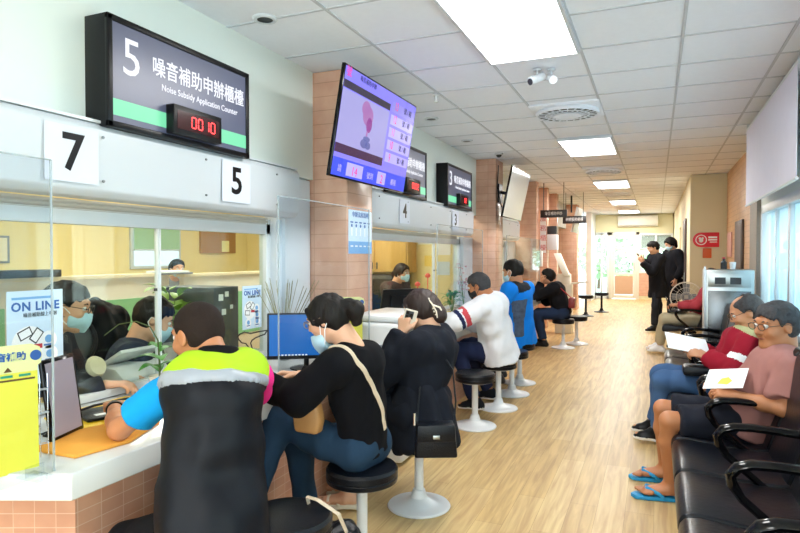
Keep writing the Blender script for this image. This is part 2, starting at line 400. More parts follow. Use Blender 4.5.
def sdf_obj(name, sd, vox, mats, parent, folds=0., fscale=9., matfn=None, seed=0, fdir=(1, 1, .45)):
    V, F = sd.mesh(vox); b = np.array(root_base(parent)); me = bpy.data.meshes.new(name)
    if not isinstance(mats, (list, tuple)): mats = [mats]
    if folds:
        me.from_pydata(V.tolist(), [], F.tolist()); me.update()
        N = np.zeros(len(V) * 3, np.float32); me.vertices.foreach_get('normal', N); N = N.reshape(-1, 3)
        h = np.array([noise.turbulence(Vector((v[0] * fscale * fdir[0] + seed * 7.3, v[1] * fscale * fdir[1], v[2] * fscale * fdir[2])), 2, False) for v in V])
        V = V + N * ((.45 - h) * folds)[:, None]; me.clear_geometry()
    me.from_pydata((V - b).tolist(), [], F.tolist())
    for m in mats: me.materials.append(m)
    if matfn is not None and len(mats) > 1:
        c = V[F].mean(1); me.polygons.foreach_set('material_index', np.asarray(matfn(c), dtype=np.int32))
    me.polygons.foreach_set('use_smooth', [True] * len(me.polygons)); me.update()
    o = bpy.data.objects.new(name, me); COL.objects.link(o); o.parent = parent; return o

def U(v): v = np.array(v, float); return v / (np.linalg.norm(v) or 1)
def ik(A, T, l1, l2, pole):
    A = np.array(A, float); T = np.array(T, float); d = T - A; L = np.linalg.norm(d); u = d / L; L = min(L, (l1 + l2) * .985); T = A + u * L
    a = (l1 * l1 - l2 * l2 + L * L) / (2 * L); h = math.sqrt(max(l1 * l1 - a * a, 0)); p = np.array(pole, float); p = U(p - u * (p @ u))
    return A + u * a + p * h, T
def hand(sd, Wp, d, n, left, curl=.5, sc=1., thumb=.5, r=.0085):
    d = U(d); n = np.array(n, float); n = U(n - d * (n @ d)); t = np.cross(d, n) * (-1 if left else 1)
    Wp = np.array(Wp, float); P0 = Wp + d * .012 * sc
    for i, (o, L, ln) in enumerate(((.030, .084, .070), (.010, .090, .079), (-.011, .086, .073), (-.030, .078, .058))):
        kn = Wp + d * L * sc + t * o * sc - n * .004
        sd.cap(P0 + t * o * .55 * sc, kn, .015 * sc, .0115 * sc, k=.012)
        c = curl + .06 * i; a = c * .7; p = kn
        for sg, f in enumerate((.45, .31, .24)):
            dd = d * math.cos(a) + n * math.sin(a) + t * o * .9 * (1 - min(c, 1)); q = p + U(dd) * ln * f * sc
            sd.cap(p, q, r * sc * (1.08 - .08 * sg), r * sc * (1.0 - .09 * sg), k=.0035); p = q; a += c * .9
    p = Wp + d * .025 * sc + t * .022 * sc; q = p + U(d * .62 + t * .70 + n * .25) * .042 * sc
    sd.cap(p, q, .0145 * sc, .0115 * sc, k=.012)
    q2 = q + U(d * .80 + t * (.5 - thumb * .4) + n * (.2 + thumb * .5)) * .032 * sc; sd.cap(q, q2, .0105 * sc, .0095 * sc, k=.005)
    sd.cap(q2, q2 + U(d * .85 + n * (.2 + thumb * .5)) * .022 * sc, .0095 * sc, .008 * sc, k=.004)
    return Wp + d * .09 * sc + n * .02, t

def person(name, label, pel, neck, head, hF, F, base=None, hands=None, knees=None, ankles=None, toes=None, look=None, group=None, sh=None):
    """One figure. All points are world coordinates. hands: {'L': dict(w=wrist, d=finger direction, n=palm normal, el=elbow or pole), 'R': ...}"""
    K = dict(skin=M_skin, hair='short', hairm=M_hair, vox=.008, shirt=None, sleeve=1., trousers=None, short=False, shoes=None, girth=1., sw=.185, hs=1.,
             folds=.012, collar=None, mask=None, glasses=None, eyes=True, hem=.06, bare_feet=False, shirt_mats=None, matfn=None, hood=False, tilt=0., arm=1., seedn=1, loose=.0, shirt_name='shirt', hand_curl=.5, sleevem=None, lower=True)
    K.update(look or {}); vox = K['vox']; g = K['girth']; hs = K['hs']
    pel, neck, head = [np.array(x, float) for x in (pel, neck, head)]
    F = U(F); F3 = U([F[0], F[1], 0]); Lf = np.array([-F3[1], F3[0], 0.])
    spine = U(neck - pel); SF = U(F3 - spine * (F3 @ spine))
    base = Vector(base if base is not None else (pel[0], pel[1], 0))
    T = thing(name, label, 'person', base, group)
    hF = U(hF); hL0 = U(np.cross([0, 0, 1], hF)); hU = np.cross(hF, hL0)
    tl = K['tilt']; hL = hL0 * math.cos(tl) + hU * math.sin(tl); hU = np.cross(hF, hL)
    HR = np.stack([hF, hL, hU], 1)
    H = lambda x, y, z: head + HR @ (np.array([x, y, z], float) * hs)
    sw = K['sw']
    if sh is None: sh = {'L': neck + Lf * sw - spine * .055, 'R': neck - Lf * sw - spine * .055}
    sh = {k: np.array(v, float) for k, v in sh.items()}
    hands = hands or {}; arms = {}
    for sd_, sg in (('L', 1), ('R', -1)):
        h = hands.get(sd_)
        if h is None: h = dict(w=sh[sd_] - spine * .48 + F3 * .10 + Lf * sg * .04, d=(F3 * .3 - spine), n=-Lf * sg)
        if 'el' in h: e = np.array(h['el'], float); w = np.array(h['w'], float)
        else: e, w = ik(sh[sd_], h['w'], .285 * K['arm'], .25 * K['arm'], h.get('pole', -F3 * .4 + Lf * sg * .5 + np.array([0, 0, -.8])))
        arms[sd_] = (sh[sd_], e, w, h)
    # ---- skin: one continuous surface from head to toe
    B = Sdf()
    B.ell(H(-.008, 0, .032), (.097 * hs, .077 * hs, .084 * hs), HR); B.ell(H(.022, 0, -.032), (.070 * hs, .061 * hs, .082 * hs), HR, k=.03)
    B.cap(H(.066, -.012, -.094), H(.066, .012, -.094), .024 * hs, k=.03); B.cap(H(-.01, .045, -.07), H(.05, .022, -.092), .018 * hs, k=.025); B.cap(H(-.01, -.045, -.07), H(.05, -.022, -.092), .018 * hs, k=.025)
    B.cap(H(.084, -.036, .030), H(.084, .036, .030), .012 * hs, k=.015)
    for s_ in (1, -1):
        B.ell(H(.064, .040 * s_, -.026), np.array((.026, .024, .026)) * hs, HR, k=.02)
        B.sub(H(.100, .032 * s_, .010), np.array((.014, .019, .012)) * hs, HR, k=.012)
        B.ell(H(-.006, .077 * s_, -.004), np.array((.020, .008, .033)) * hs, HR, k=.006); B.sub(H(.0, .087 * s_, -.004), np.array((.010, .006, .018)) * hs, HR, k=.005)
    B.cap(H(.092, 0, .016), H(.110, 0, -.020), .008 * hs, .0125 * hs, k=.010); B.cap(H(.098, -.013, -.026), H(.098, .013, -.026), .009 * hs, k=.006)
    B.cap(H(.089, -.016, -.050), H(.089, .016, -.050), .0065 * hs, k=.005); B.cap(H(.086, -.014, -.062), H(.086, .014, -.062), .007 * hs, k=.005)
    B.cap(H(-.025, 0, -.06), neck - spine * .03, .053 * hs, .058 * g, k=.03); B.cap(H(-.05, 0, -.02), neck - SF * .01, .045 * hs, .05 * g, k=.03)
    mid = pel + (neck - pel) * .45; ch = pel + (neck - pel) * .76
    shm = (sh['L'] + sh['R']) / 2
    for a, b, r1, r2, st in ((pel, mid, .095, .088, 1.35), (mid, ch, .088, .098, 1.45)): B.cap(a, b, r1 * g, r2 * g, k=.04, w=Lf, st=st)
    B.cap(sh['L'] * .85 + shm * .15, sh['R'] * .85 + shm * .15, .045 * g, k=.06); 
    for sd_, (s0, e, w, h) in arms.items():
        B.cap(s0, e, .046 * g, .038, k=.04); B.cap(e, e * .6 + w * .4, .038, .037, k=.02); B.cap(e * .6 + w * .4, w, .037, .026, k=.03, )
        h['_g'], h['_t'] = hand(B, w, h['d'], h['n'], sd_ == 'L', h.get('curl', K['hand_curl']), sc=h.get('sc', .98), thumb=h.get('thumb', .5), r=max(.0085, vox * 1.12))
    leg = {}
    if K['lower']:
        for sd_, sg in (('L', 1), ('R', -1)):
            hp = pel + Lf * sg * .088 - spine * .02; kn = np.array(knees[sd_], float); an = np.array(ankles[sd_], float); to = U((toes or {}).get(sd_, F3)); leg[sd_] = (hp, kn, an, to)
            B.cap(hp, kn, .072 * g, .050, k=.05); B.cap(kn, kn * .68 + an * .32, .050, .052, k=.02); B.cap(kn * .68 + an * .32, an, .052, .032, k=.03)
            down = np.array([0, 0, -1.]); an2 = an + down * .035
            B.cap(an, an - to * .03 + down * .04, .034, .030, k=.02)
            if K['bare_feet']:
                B.cap(an2 + to * .02, an2 + to * .13 + down * .018, .036, .024, k=.03, w=np.cross(to, [0, 0, 1]), st=1.35)
                lt = np.cross([0, 0, 1], to)
                for q in range(5):
                    o = (q - 2) * .018; p_ = an2 + to * (.145 - .010 * q) + lt * o * (-sg) * -1 + down * .022; B.cap(p_, p_ + to * .04, .011 if q else .014, .0095, k=.004)
            else: B.cap(an2, an2 + to * .14 + down * .01, .032, .024, k=.03)
    body = sdf_obj('body', B, vox, K['skin'], T)
    # ---- face details
    if K['eyes']:
        for s_ in (1, -1):
            e = MB(); e.ball(H(.0835, .032 * s_, .010), .0125 * hs, 0, 14); e.ball(H(.0915, .032 * s_, .009), .0062 * hs, 1, 10)
            e.build('eye', [M_eyew, M_eyeb], T)
            br = MB(); br.tube([H(.093, .016 * s_, .030), H(.094, .032 * s_, .035), H(.084, .050 * s_, .030)], [.003, .0042, .002], 6); br.build('eyebrow', K['hairm'], T)
        if not K['mask']:
            br = MB(); br.tube([H(.086, -.024, -.056), H(.0965, -.010, -.054), H(.098, 0, -.0555), H(.0965, .010, -.054), H(.086, .024, -.056)], [.002, .004, .0045, .004, .002], 6); br.build('lips', M_lips, T)
    if K['mask']:
        m = Sdf(); dn = K.get('mask_drop', 0)
        m.ell(H(.038, 0, -.052 - dn), np.array((.078, .069, .056)) * hs, HR); m.cap(H(.10, 0, -.015 - dn), H(.085, 0, -.10 - dn), .020 * hs, k=.03)
        m.plane(H(.028, 0, 0), -hF); m.plane(H(0, 0, -.010 - dn), hU); m.plane(H(0, 0, -.113 - dn), -hU)
        mo = sdf_obj('face_mask', m, max(.005, vox * .7), K['mask'], T)
        for s_ in (1, -1):
            br = MB(); br.tube([H(.035, .066 * s_, -.02 - dn), H(.01, .080 * s_, .005), H(-.02, .086 * s_, .012), H(-.026, .084 * s_, -.02), H(.0, .078 * s_, -.05), H(.03, .066 * s_, -.075 - dn)], .0022, 6); br.build('ear_loop', M_paper if K['mask'] is not M_maskblack else K['mask'], mo)
    if K['glasses']:
        gl = MB()
        for s_ in (1, -1):
            pts = [H(.110, .034 * s_ + .024 * math.cos(a) , .008 + .017 * math.sin(a)) for a in [2 * PI * i / 20 for i in range(20)]]
            gl.tube(pts, .0022, 6, closed=True)
            gl.tube([H(.109, .058 * s_, .013), H(.10, .076 * s_, .014), H(.0, .086 * s_, .016), H(-.025, .084 * s_, .002)], .002, 6)
        gl.tube([H(.110, -.010, .012), H(.113, 0, .014), H(.110, .010, .012)], .002, 6)
        go = gl.build('glasses', K['glasses'], T)
    # ---- hair
    st = K['hair']; hv = max(.005, vox * .8); Hh = Sdf(); fo = .006
    if st:
        t = {'buzz': .003}.get(st, .009)
        if K.get('hair_t'): t = K['hair_t']
        Hh.ell(H(-.012, 0, .034), (np.array((.099, .079, .087)) + t) * hs, HR)
        if st != 'buzz': Hh.ell(H(-.035, 0, .0), (np.array((.072, .069, .080)) + t) * hs, HR, k=.03)
        else: Hh.ell(H(-.04, 0, -.005), (np.array((.062, .069, .068)) + t) * hs, HR, k=.02)
        if st in ('short', 'buzz', 'bald_top'):
            Hh.sub(H(.102, 0, -.018), np.array((.088, .13, .110)) * hs, HR, k=.012)
            for s_ in (1, -1): Hh.sub(H(.006, .090 * s_, -.030), np.array((.040, .030, .060)) * hs, HR, k=.008)
            Hh.plane(H(-.03, 0, -.062), U(-hU + hF * -.15))
            if st == 'bald_top': Hh.sub(H(.035, 0, .135), np.array((.085, .055, .075)) * hs, HR, k=.01); 
            if st == 'short':
                for i in range(-4, 5): Hh.cap(H(.055 - abs(i) * .004, i * .014, .105 - abs(i) * .004), H(.088 - abs(i) * .006, i * .015 + .006, .070 - abs(i) * .006), .013 * hs, .006 * hs, k=.012)
        else:
            Hh.sub(H(.105, 0, -.035), np.array((.075, .075, .105)) * hs, HR, k=.012)
            Hh.sub(H(.05, 0, -.085), np.array((.10, .13, .065)) * hs, HR, k=.012)
            if st == 'ponytail':
                Hh.ell(H(-.105, 0, .030), np.array((.030, .032, .032)) * hs, HR, k=.012); Hh.cap(H(-.120, 0, .035), H(-.160, 0, .0), .034 * hs, .040 * hs, k=.015); Hh.cap(H(-.160, 0, .0), H(-.150, 0, -.065), .040 * hs, .024 * hs, k=.02)
            if st == 'bun':
                Hh.ell(H(-.132, -.0, -.045), np.array((.042, .044, .050)) * hs, HR, k=.008); Hh.cap(H(-.10, 0, .02), H(-.115, 0, -.01), .04 * hs, k=.02)
            if st == 'bob': Hh.cap(H(-.05, 0, .0), H(-.05, 0, -.07), .075 * hs, .06 * hs, k=.03, w=hL, st=1.15)
            for s_ in (1, -1): Hh.cap(H(.070, .045 * s_, .075), H(.045, .078 * s_, .0), .012 * hs, .007 * hs, k=.012)
        Hh.ell(H(0, 0, .02), (.001, .001, .001), HR)
        sdf_obj('hair', Hh, hv, K['hairm'], T, folds=fo if st != 'buzz' else .001, fscale=30, seed=K['seedn'], fdir=(1, 1, .3))
    # ---- shirt
    SM = K['shirt']; lo_ = K['loose']
    if SM is not None:
        C = Sdf(); hem = pel - spine * K['hem']; r0 = .014 + lo_
        C.cap(hem, mid, .102 * g + r0 + K.get('flare', 0), .094 * g + r0, k=.04, w=Lf, st=1.38, fa=True); C.cap(mid, ch, .094 * g + r0, .106 * g + r0, k=.04, w=Lf, st=1.45)
        nb = neck - spine * .015
        C.cap(sh['L'] * .88 + shm * .12, sh['R'] * .88 + shm * .12, .052 * g + r0, k=.06); C.cap(shm, nb - spine * .005, .075 * g + lo_, .058 * g + lo_ * .5 + .004, k=.05, fb=True)
        SS = Sdf() if K['sleevem'] else C
        for sd_, (s0, e, w, h) in arms.items():
            SS = Sdf() if K['sleevem'] else C
            sl = K['sleeve']; r1 = .052 * g + r0; 
            if sl <= 0: pass
            elif sl < 1: q = s0 + (e - s0) * sl; SS.cap(s0, q, r1, .056 + r0 * .9, k=.035, fb=True)
            else:
                q = w - U(w - e) * .012; SS.cap(s0, e, r1, .045 + r0, k=.04); SS.cap(e, q, .045 + r0, .031 + r0 * .8, k=.03, fb=True)
            if K['sleevem']: sdf_obj('shirt_sleeve', SS, vox, K['sleevem'][sd_], T, folds=K['folds'], seed=K['seedn'])
        if K['hood']:
            hb = neck - SF * .075 - spine * .04
            for a in range(-3, 4): C.cap(hb + Lf * a * .035 + SF * (abs(a) ** 2) * .010, hb + Lf * a * .030 - spine * (.10 - abs(a) * .02) - SF * .02, .036, .028, k=.02)
            for sg in (1, -1): C.cap(hb + Lf * .09 * sg + SF * .05, hb + Lf * .06 * sg + SF * .12 - spine * .03, .030, .018, k=.02)
        mats = [SM] + (K['shirt_mats'] or [])
        so = sdf_obj(K['shirt_name'], C, vox, mats, T, folds=K['folds'], matfn=K['matfn'], seed=K['seedn'])
        if K['collar'] is not None:
            c = Sdf(); c.cap(nb - spine * .02, nb + spine * .028, .070 * g + lo_, .060 * g, k=.01, fa=True, fb=True); c.sub(nb + spine * .05, (.052, .052, .05), None, .004); sdf_obj('collar', c, max(.006, vox * .8), K['collar'], T)
    # ---- trousers and shoes
    if K['lower'] and K['trousers'] is not None:
        C = Sdf(); r0 = .016
        C.cap(pel - spine * .02, pel + spine * .05, .105 * g + r0, .098 * g + r0 * .6, k=.04, w=Lf, st=1.38, fb=True); C.cap(pel + Lf * .07, pel - Lf * .07, .092 * g, k=.04)
        for sd_, (hp, kn, an, to) in leg.items():
            if K['short']: q = hp + (kn - hp) * .86; C.cap(hp, q, .082 * g + r0, .072 + r0, k=.035, fb=True)
            else: C.cap(hp, kn, .080 * g + r0, .056 + r0 * .8, k=.035); C.cap(kn, kn * .1 + an * .9, .056 + r0 * .8, .044 + r0 * .6, k=.03, fb=True)
        sdf_obj('shorts' if K['short'] else 'trousers', C, vox, K['trousers'], T, folds=K['folds'] * .9, seed=K['seedn'] + 3)
    if K['lower'] and K['shoes'] is not None:
        for sd_, (hp, kn, an, to) in leg.items():
            z = an[2] - .075; c = Sdf(); A = np.array([an[0], an[1], an[2] - .045]); lt = np.cross([0, 0, 1], to); th = U([to[0], to[1], to[2] if abs(to[2]) > .15 else 0])
            c.cap(an + np.array([0, 0, .01]), A - th * .02, .046, .040, k=.02); c.cap(A - th * .035, A + th * .11 + np.array([0, 0, -.004]), .041, .035, k=.04, w=lt, st=1.15); c.cap(an + th * .02, A + th * .09, .04, .03, k=.03); c.cap(A + th * .11 + np.array([0, 0, -.008]), A + th * .15 + np.array([0, 0, -.012]), .030, .024, k=.02, w=lt, st=1.35)
            if abs(to[2]) <= .15: c.plane((0, 0, z), (0, 0, -1)); c.plane(an + np.array([0, 0, .03]), (0, 0, 1))
            shm_ = K['shoes'] if isinstance(K['shoes'], (list, tuple)) else [K['shoes']]
            sdf_obj('shoe', c, vox, list(shm_), T, matfn=(lambda cc, z=z: (cc[:, 2] < z + .022).astype(int)) if len(shm_) > 1 else None)
    info = dict(T=T, arms=arms, H=H, HR=HR, leg=leg, base=base, SF=SF, Lf=Lf, spine=spine, sh=sh)
    return info

# ================================================================== THE SETTING
XL, XR = -2.32, 1.02          # upper wall plane on the counter side / window side wall
YE = 21.0; YB = -4.2; HC = 2.78; GX = -2.45
mb = MB(); mb.box((-7.2, YB, -.12), (1.3, YE + .2, 0)); struct('floor', mb, M_floor)
mb = MB(); mb.box((-7.2, YB, HC + .006), (1.3, YE + .2, HC + .12)); struct('ceiling', mb, M_ceil)
mb = MB()
for i in range(-3, 7):
    x = -.46 + .6 * (i - 3)
    if XL + .1 < x < XR + .05: mb.box((x - .009, YB, HC), (x + .009, YE, HC + .01))
y = 4.06 - .6 * 13
while y < YE:
    mb.box((XL, y - .009, HC + .001), (XR + .05, y + .009, HC + .01)); y += .6
struct('trim_1', mb, M_grid, smooth=0)

# counter-side wall: upper wall with the window bays beneath, split by tiled pillars
mb = MB()
mb.box((XL - .12, YB, 2.0), (XL, 10.95, HC + .02))
struct('wall_left', mb, M_wall)
mb = MB()
for y0, y1 in ((3.42, 3.81), (4.23, 4.40), (7.72, 8.15), (8.57, 8.75), (10.3, 10.95)):
    mb.box((GX - .06, y0, .765), (GX + .08, y1, 1.69))
mb.box((GX - .06, 3.48, .765), (XL - .02, 3.80, 1.99))
struct('wall_left_jambs', mb, M_white)
def pillar(n, x0, y0, x1, y1):
    mb = MB(); mb.box((x0, y0, 0), (x1, y1, HC)); return struct('wall_pillar_%d' % n, mb, M_tile, bevel=.004)
pillar(1, -2.5, 3.81, -2.04, 4.23); pillar(2, -2.5, 8.15, -2.04, 8.57); pillar(3, -2.6, 10.95, -1.99, 11.15)
pillar(4, -2.6, 12.05, -1.98, 12.25); pillar(5, -2.6, 13.3, -1.98, 13.55); pillar(6, -2.6, 16.4, -1.92, 16.9)
mb = MB(); mb.box((-2.6, 11.15, 0), (-2.28, 13.3, HC)); mb.box((-2.6, 16.9, 0), (-2.25, 19.6, HC)); struct('wall_far_left', mb, M_tile)
mb = MB(); mb.box((-2.6, 13.55, 2.15), (-2.2, 16.4, HC)); mb.box((-3.2, 13.5, 0), (-3.1, 16.5, HC)); struct('wall_alcove', mb, mat('grey_wall', '#a6a39a', .7))
mb = MB(); mb.box((-2.02, 19.6, 0), (-1.86, YE, HC)); struct('wall_far_left_end', mb, M_aluw)

# shutter boxes over the bays
def shutter_box(n, y0, y1, z0=1.70, z1=2.02):
    t = thing('shutter_box', '', 'shutter box', (XL, (y0 + y1) / 2, z0))
    mb = MB(); prof = [(XL - .05, z0), (-2.255, z0), (-2.222, z0 + .03), (-2.215, z1 - .03), (-2.235, z1), (XL - .05, z1)]
    mb.prism(prof, y0, y1, 0, lambda a, b, c: (a, c, b)); mb.build('housing', M_white, t, bevel=.008)
    mb = MB(); mb.box((XL - .05, y0 + .05, z1 + .002), (-2.225, y1 - .01, z1 + .014)); mb.build('top_lip', M_aluw, t)
    mb = MB()
    for i in range(3): mb.tube([(GX + .02 + .003 * (i % 2), y0 + .1, z0 - .008 - .018 * i), (GX + .02 + .003 * (i % 2), y1 - .08, z0 - .008 - .018 * i)], .0105, 8)
    mb.build('shutter_slats', M_shutter, t)
    yy = y0 + .5
    while yy < y1:
        for zz in (z1 - .06, z0 + .07): mb = MB(); mb.ball((-2.212, yy, zz), .007, 0, 8); mb.build('screw', M_grey, t)
        yy += .65
    return t
sb1 = shutter_box(1, -1.2, 3.47); sb1['label'] = 'white roller shutter housing above the near counter window, numbered 7 and 5'
sb2 = shutter_box(2, 4.23, 7.68); sb2['label'] = 'white roller shutter housing over the middle window, numbered 4 and 3'
sb3 = shutter_box(3, 8.6, 10.6); sb3['label'] = 'short white shutter housing beyond the second pillar, under the tilted display'
for o, L_ in ((sb1, (('7', 1.75, .17), ('5', 2.80, .17))), (sb2, (('4', 5.30, .15), ('3', 6.88, .15)))):
    for ch, yy, sz in L_:
        M = frameM((-2.2105, yy, 1.865), (0, 1, 0), (0, 0, 1)); mb = MB(); flat(mb, M, -.125, -.115, .125, .115, .001); pl = mb.build('number_plate', mat('plate_white', '#dde3f0', .5), o)
        text('number', ch, sz * 1.25, M @ Matrix.Translation((0, 0, .002)), M_black, pl, bold=.004)

# glazed counter windows
def counter_window(n, y0, y1, sashes, z0=.765, z1=1.69):
    fr = MB()
    for a, b in ((y0, y0 + .045), (y1 - .045, y1)): fr.box((GX - .03, a, z0), (GX + .03, b, z1))
    fr.box((GX - .03, y0, z1 - .10), (GX + .03, y1, z1 - .03)); fr.box((GX - .03, y0, z0), (GX + .03, y1, z0 + .035))
    for ys in sashes: fr.box((GX - .012, ys - .010, z0 + .03), (GX + .016, ys + .010, z1 - .09)); fr.box((GX + .016, ys - .004, z0 + .03), (GX + .024, ys + .004, z1 - .09))
    w = struct('window_%d' % n, fr, M_aluw, bevel=.002)
    g = MB(); g.box((GX - .003, y0 + .03, z0 + .02), (GX + .003, y1 - .03, z1 - .06)); g.build('glass_pane', M_glass, w)
    lk = MB()
    for ys in sashes: lk.box((GX + .024, ys - .05, 1.26), (GX + .034, ys - .035, 1.275)); lk.box((GX + .024, ys + .035, 1.26), (GX + .034, ys + .05, 1.275))
    if sashes: lk.build('window_latch', M_dark, w)
    return w
counter_window(1, -1.2, 3.42, (.9, 2.44)); counter_window(2, 4.40, 7.72, (6.75,)); counter_window(3, 8.75, 10.3, (9.5,))

# office behind the glass
mb = MB(); mb.box((-6.62, YB, 0), (-6.5, 8.6, HC)); struct('wall_office_back', mb, M_yellowlitwall)
mb = MB(); mb.box((-6.5, 8.5, 0), (-2.5, 8.6, HC)); mb.box((-2.51, 8.57, 0), (-2.46, 8.75, 2)); struct('wall_office_end', mb, M_yellowlitwall)
mb = MB(); mb.box((-6.5, YB, 0), (-2.4, YB + .1, HC)); struct('wall_office_near', mb, M_yellowlitwall)
mb = MB(); mb.box((-4.3, 8.6, 0), (-4.2, 10.95, HC)); mb.box((-4.3, 10.95, 0), (-2.5, 11.05, HC)); struct('wall_small_office', mb, mat('peach_wall', '#e8c9a0', .8))

# window-side wall
mb = MB(); mb.box((XR, YB, 0), (XR + .25, 7.75, .85)); mb.box((XR, YB, 1.96), (XR + .25, 7.75, HC + .02)); struct('wall_right', mb, M_wall)
mb = MB(); mb.box((XR - .04, 7.35, 0), (XR + .25, 7.85, HC)); struct('wall_right_column', mb, mat('granite_column', '#8f877c', .6, noise_s=60, noise_a=.35))
mb = MB(); mb.box((1.06, 7.85, 0), (1.27, 11.3, HC)); struct('wall_right_tile', mb, M_tan_brick)
M_beige = mat('beige_paint', '#ddd3b0', .7, noise_s=2, noise_a=.02)
mb = MB(); mb.box((.52, 11.1, 0), (1.2, 15.0, HC)); mb.box((.52, 16.1, 0), (1.2, YE, HC)); mb.box((.52, 15.0, 2.1), (1.2, 16.1, HC)); mb.box((1.1, 15, 0), (1.2, 16.1, 2.1)); struct('wall_right_far', mb, M_beige, bevel=.004)
# door recess in the far right wall
mb = MB(); mb.box((.49, 12.2, 0), (.515, 13.3, 2.12)); d = struct('door_2', mb, mat('dark_brown_door', '#3a2620', .4), bevel=.003)
mb = MB(); mb.box((.482, 12.3, .95), (.49, 12.36, 1.12)); mb.tube([(.47, 12.33, 1.02), (.455, 12.33, 1.02), (.455, 12.46, 1.02)], .008); mb.build('door_handle', M_steel, d)

# end wall with glazed door, window and tiles
mb = MB()
mb.box((-1.95, YE, 2.14), (.6, YE + .15, HC)); mb.box((-.5, YE, 0), (.6, YE + .15, .88)); mb.box((.5, YE, 0), (.6, YE + .15, HC))
struct('wall_end', mb, mat('cream_wall_end', '#ded9b4', .7))
mb = MB(); mb.box((-.5, YE - .012, .12), (.52, YE, .86)); struct('wall_end_tile', mb, M_tile)
mb = MB()
for a, b in ((-1.43, -1.33), (-.60, -.5)): mb.box((a, YE - .04, 0), (b, YE + .06, 2.2))
mb.box((-1.43, YE - .04, 2.1), (-.5, YE + .06, 2.2)); struct('door_1', mb, M_offwhite, bevel=.004)
dr = [o for o in bpy.data.objects if o.name == 'door_1'][0]
mb = MB()
for a, b in ((-1.33, -1.25), (-.68, -.60)): mb.box((a, YE - .02, .03), (b, YE + .03, 2.1))
for a, b in ((.03, .14), (.78, .86), (1.62, 1.70), (2.02, 2.10)): mb.box((-1.25, YE - .02, a), (-.68, YE + .03, b))
mb.box((-.98, YE - .01, 1.7), (-.95, YE + .02, 2.02)); mb.build('door_leaf', M_offwhite, dr, bevel=.003)
mb = MB(); mb.box((-1.25, YE, .14), (-.68, YE + .006, 2.02)); mb.build('door_glass', M_glass, dr)
mb = MB(); mb.box((-.665, YE - .05, .95), (-.64, YE - .02, 1.2)); mb.build('door_handle', M_steel, dr)
mb = MB(); M = frameM((-.965, YE - .024, 1.50), (1, 0, 0), (0, 0, 1)); flat(mb, M, -.14, -.1, .14, .1, .004); pl = mb.build('notice', M_paper, dr)
text('notice_lettering', '公告', .1, M @ Matrix.Translation((0, 0, .006)), M_dark, pl)
mb = MB(); M = frameM((-.965, YE - .004, .52), (1, 0, 0), (0, 0, 1)); flat(mb, M, -.28, -.36, .28, .24, .003); pl = mb.build('frosted_band', mat('frosted_orange', '#c7a184', .5), dr)
mb = MB(); mb.box((-1.9, YE - .03, 0), (-1.43, YE + .05, .1)); mb.box((-1.9, YE - .03, 2.1), (-1.43, YE + .05, 2.2))
for x in (-1.86, -1.66, -1.46): mb.box((x - .03, YE - .03, 0), (x + .03, YE + .05, 2.2))
w = struct('window_4', mb, M_aluw, bevel=.003); mb = MB(); mb.box((-1.86, YE, .1), (-1.46, YE + .006, 2.1)); mb.build('glass_pane', M_glass, w)
mb = MB(); mb.box((-.5, YE - .03, .86), (.5, YE + .08, .93)); mb.box((-.5, YE - .03, 2.08), (.5, YE + .08, 2.14))
for x in (-.47, .0, .47): mb.box((x - .03, YE - .02, .9), (x + .03, YE + .06, 2.1))
mb.box((-.5, YE - .02, 1.62), (.5, YE + .05, 1.67)); w = struct('window_5', mb, M_aluw, bevel=.003); mb = MB(); mb.box((-.47, YE, .9), (.47, YE + .006, 2.1)); mb.build('glass_pane', M_glass, w)
mb = MB(); mb.box((-.49, YE + .09, 1.68), (.49, YE + .10, 2.12)); mb.build('window_blind', mat('grey_roller_blind', '#aeb6b0', .8), w)

# side windows: sliding aluminium frames with pale glass, sill
fr = MB()
for y0, y1 in ((-1.0, 1.9), (1.95, 4.55), (4.6, 7.3)):
    fr.box((XR - .01, y0, .85), (XR + .10, y0 + .06, 1.96)); fr.box((XR - .01, y1 - .06, .85), (XR + .10, y1, 1.96))
    fr.box((XR - .01, y0, .85), (XR + .10, y1, .91)); fr.box((XR - .01, y0, 1.88), (XR + .10, y1, 1.96))
    ym = (y0 + y1) / 2; fr.box((XR + .01, ym - .04, .9), (XR + .05, ym + .04, 1.9)); fr.box((XR + .02, (y0 + ym) / 2 - .02, .9), (XR + .05, (y0 + ym) / 2 + .02, 1.9)); fr.box((XR + .02, (y1 + ym) / 2 - .02, .9), (XR + .05, (y1 + ym) / 2 + .02, 1.9))
w = struct('window_6', fr, M_aluw, bevel=.003)
g = MB(); g.box((XR + .035, -1, .9), (XR + .04, 7.3, 1.9)); g.build('glass_pane', M_glass, w)
mb = MB(); mb.box((XR - .06, -1.0, .81), (XR + .1, 7.35, .86)); mb.build('window_sill', M_white, w, bevel=.006)
M_sheer = bpy.data.materials.new('sheer_curtain'); M_sheer.use_nodes = True; _n = M_sheer.node_tree; _n.nodes.clear()
_a = _n.nodes.new('ShaderNodeBsdfTranslucent'); _b = _n.nodes.new('ShaderNodeBsdfDiffuse'); _c = _n.nodes.new('ShaderNodeMixShader'); _o = _n.nodes.new('ShaderNodeOutputMaterial')
_a.inputs[0].default_value = lin('#e4f4ff'); _b.inputs[0].default_value = lin('#dcecf5'); _c.inputs[0].default_value = .35; _n.links.new(_a.outputs[0], _c.inputs[1]); _n.links.new(_b.outputs[0], _c.inputs[2]); _n.links.new(_c.outputs[0], _o.inputs[0])
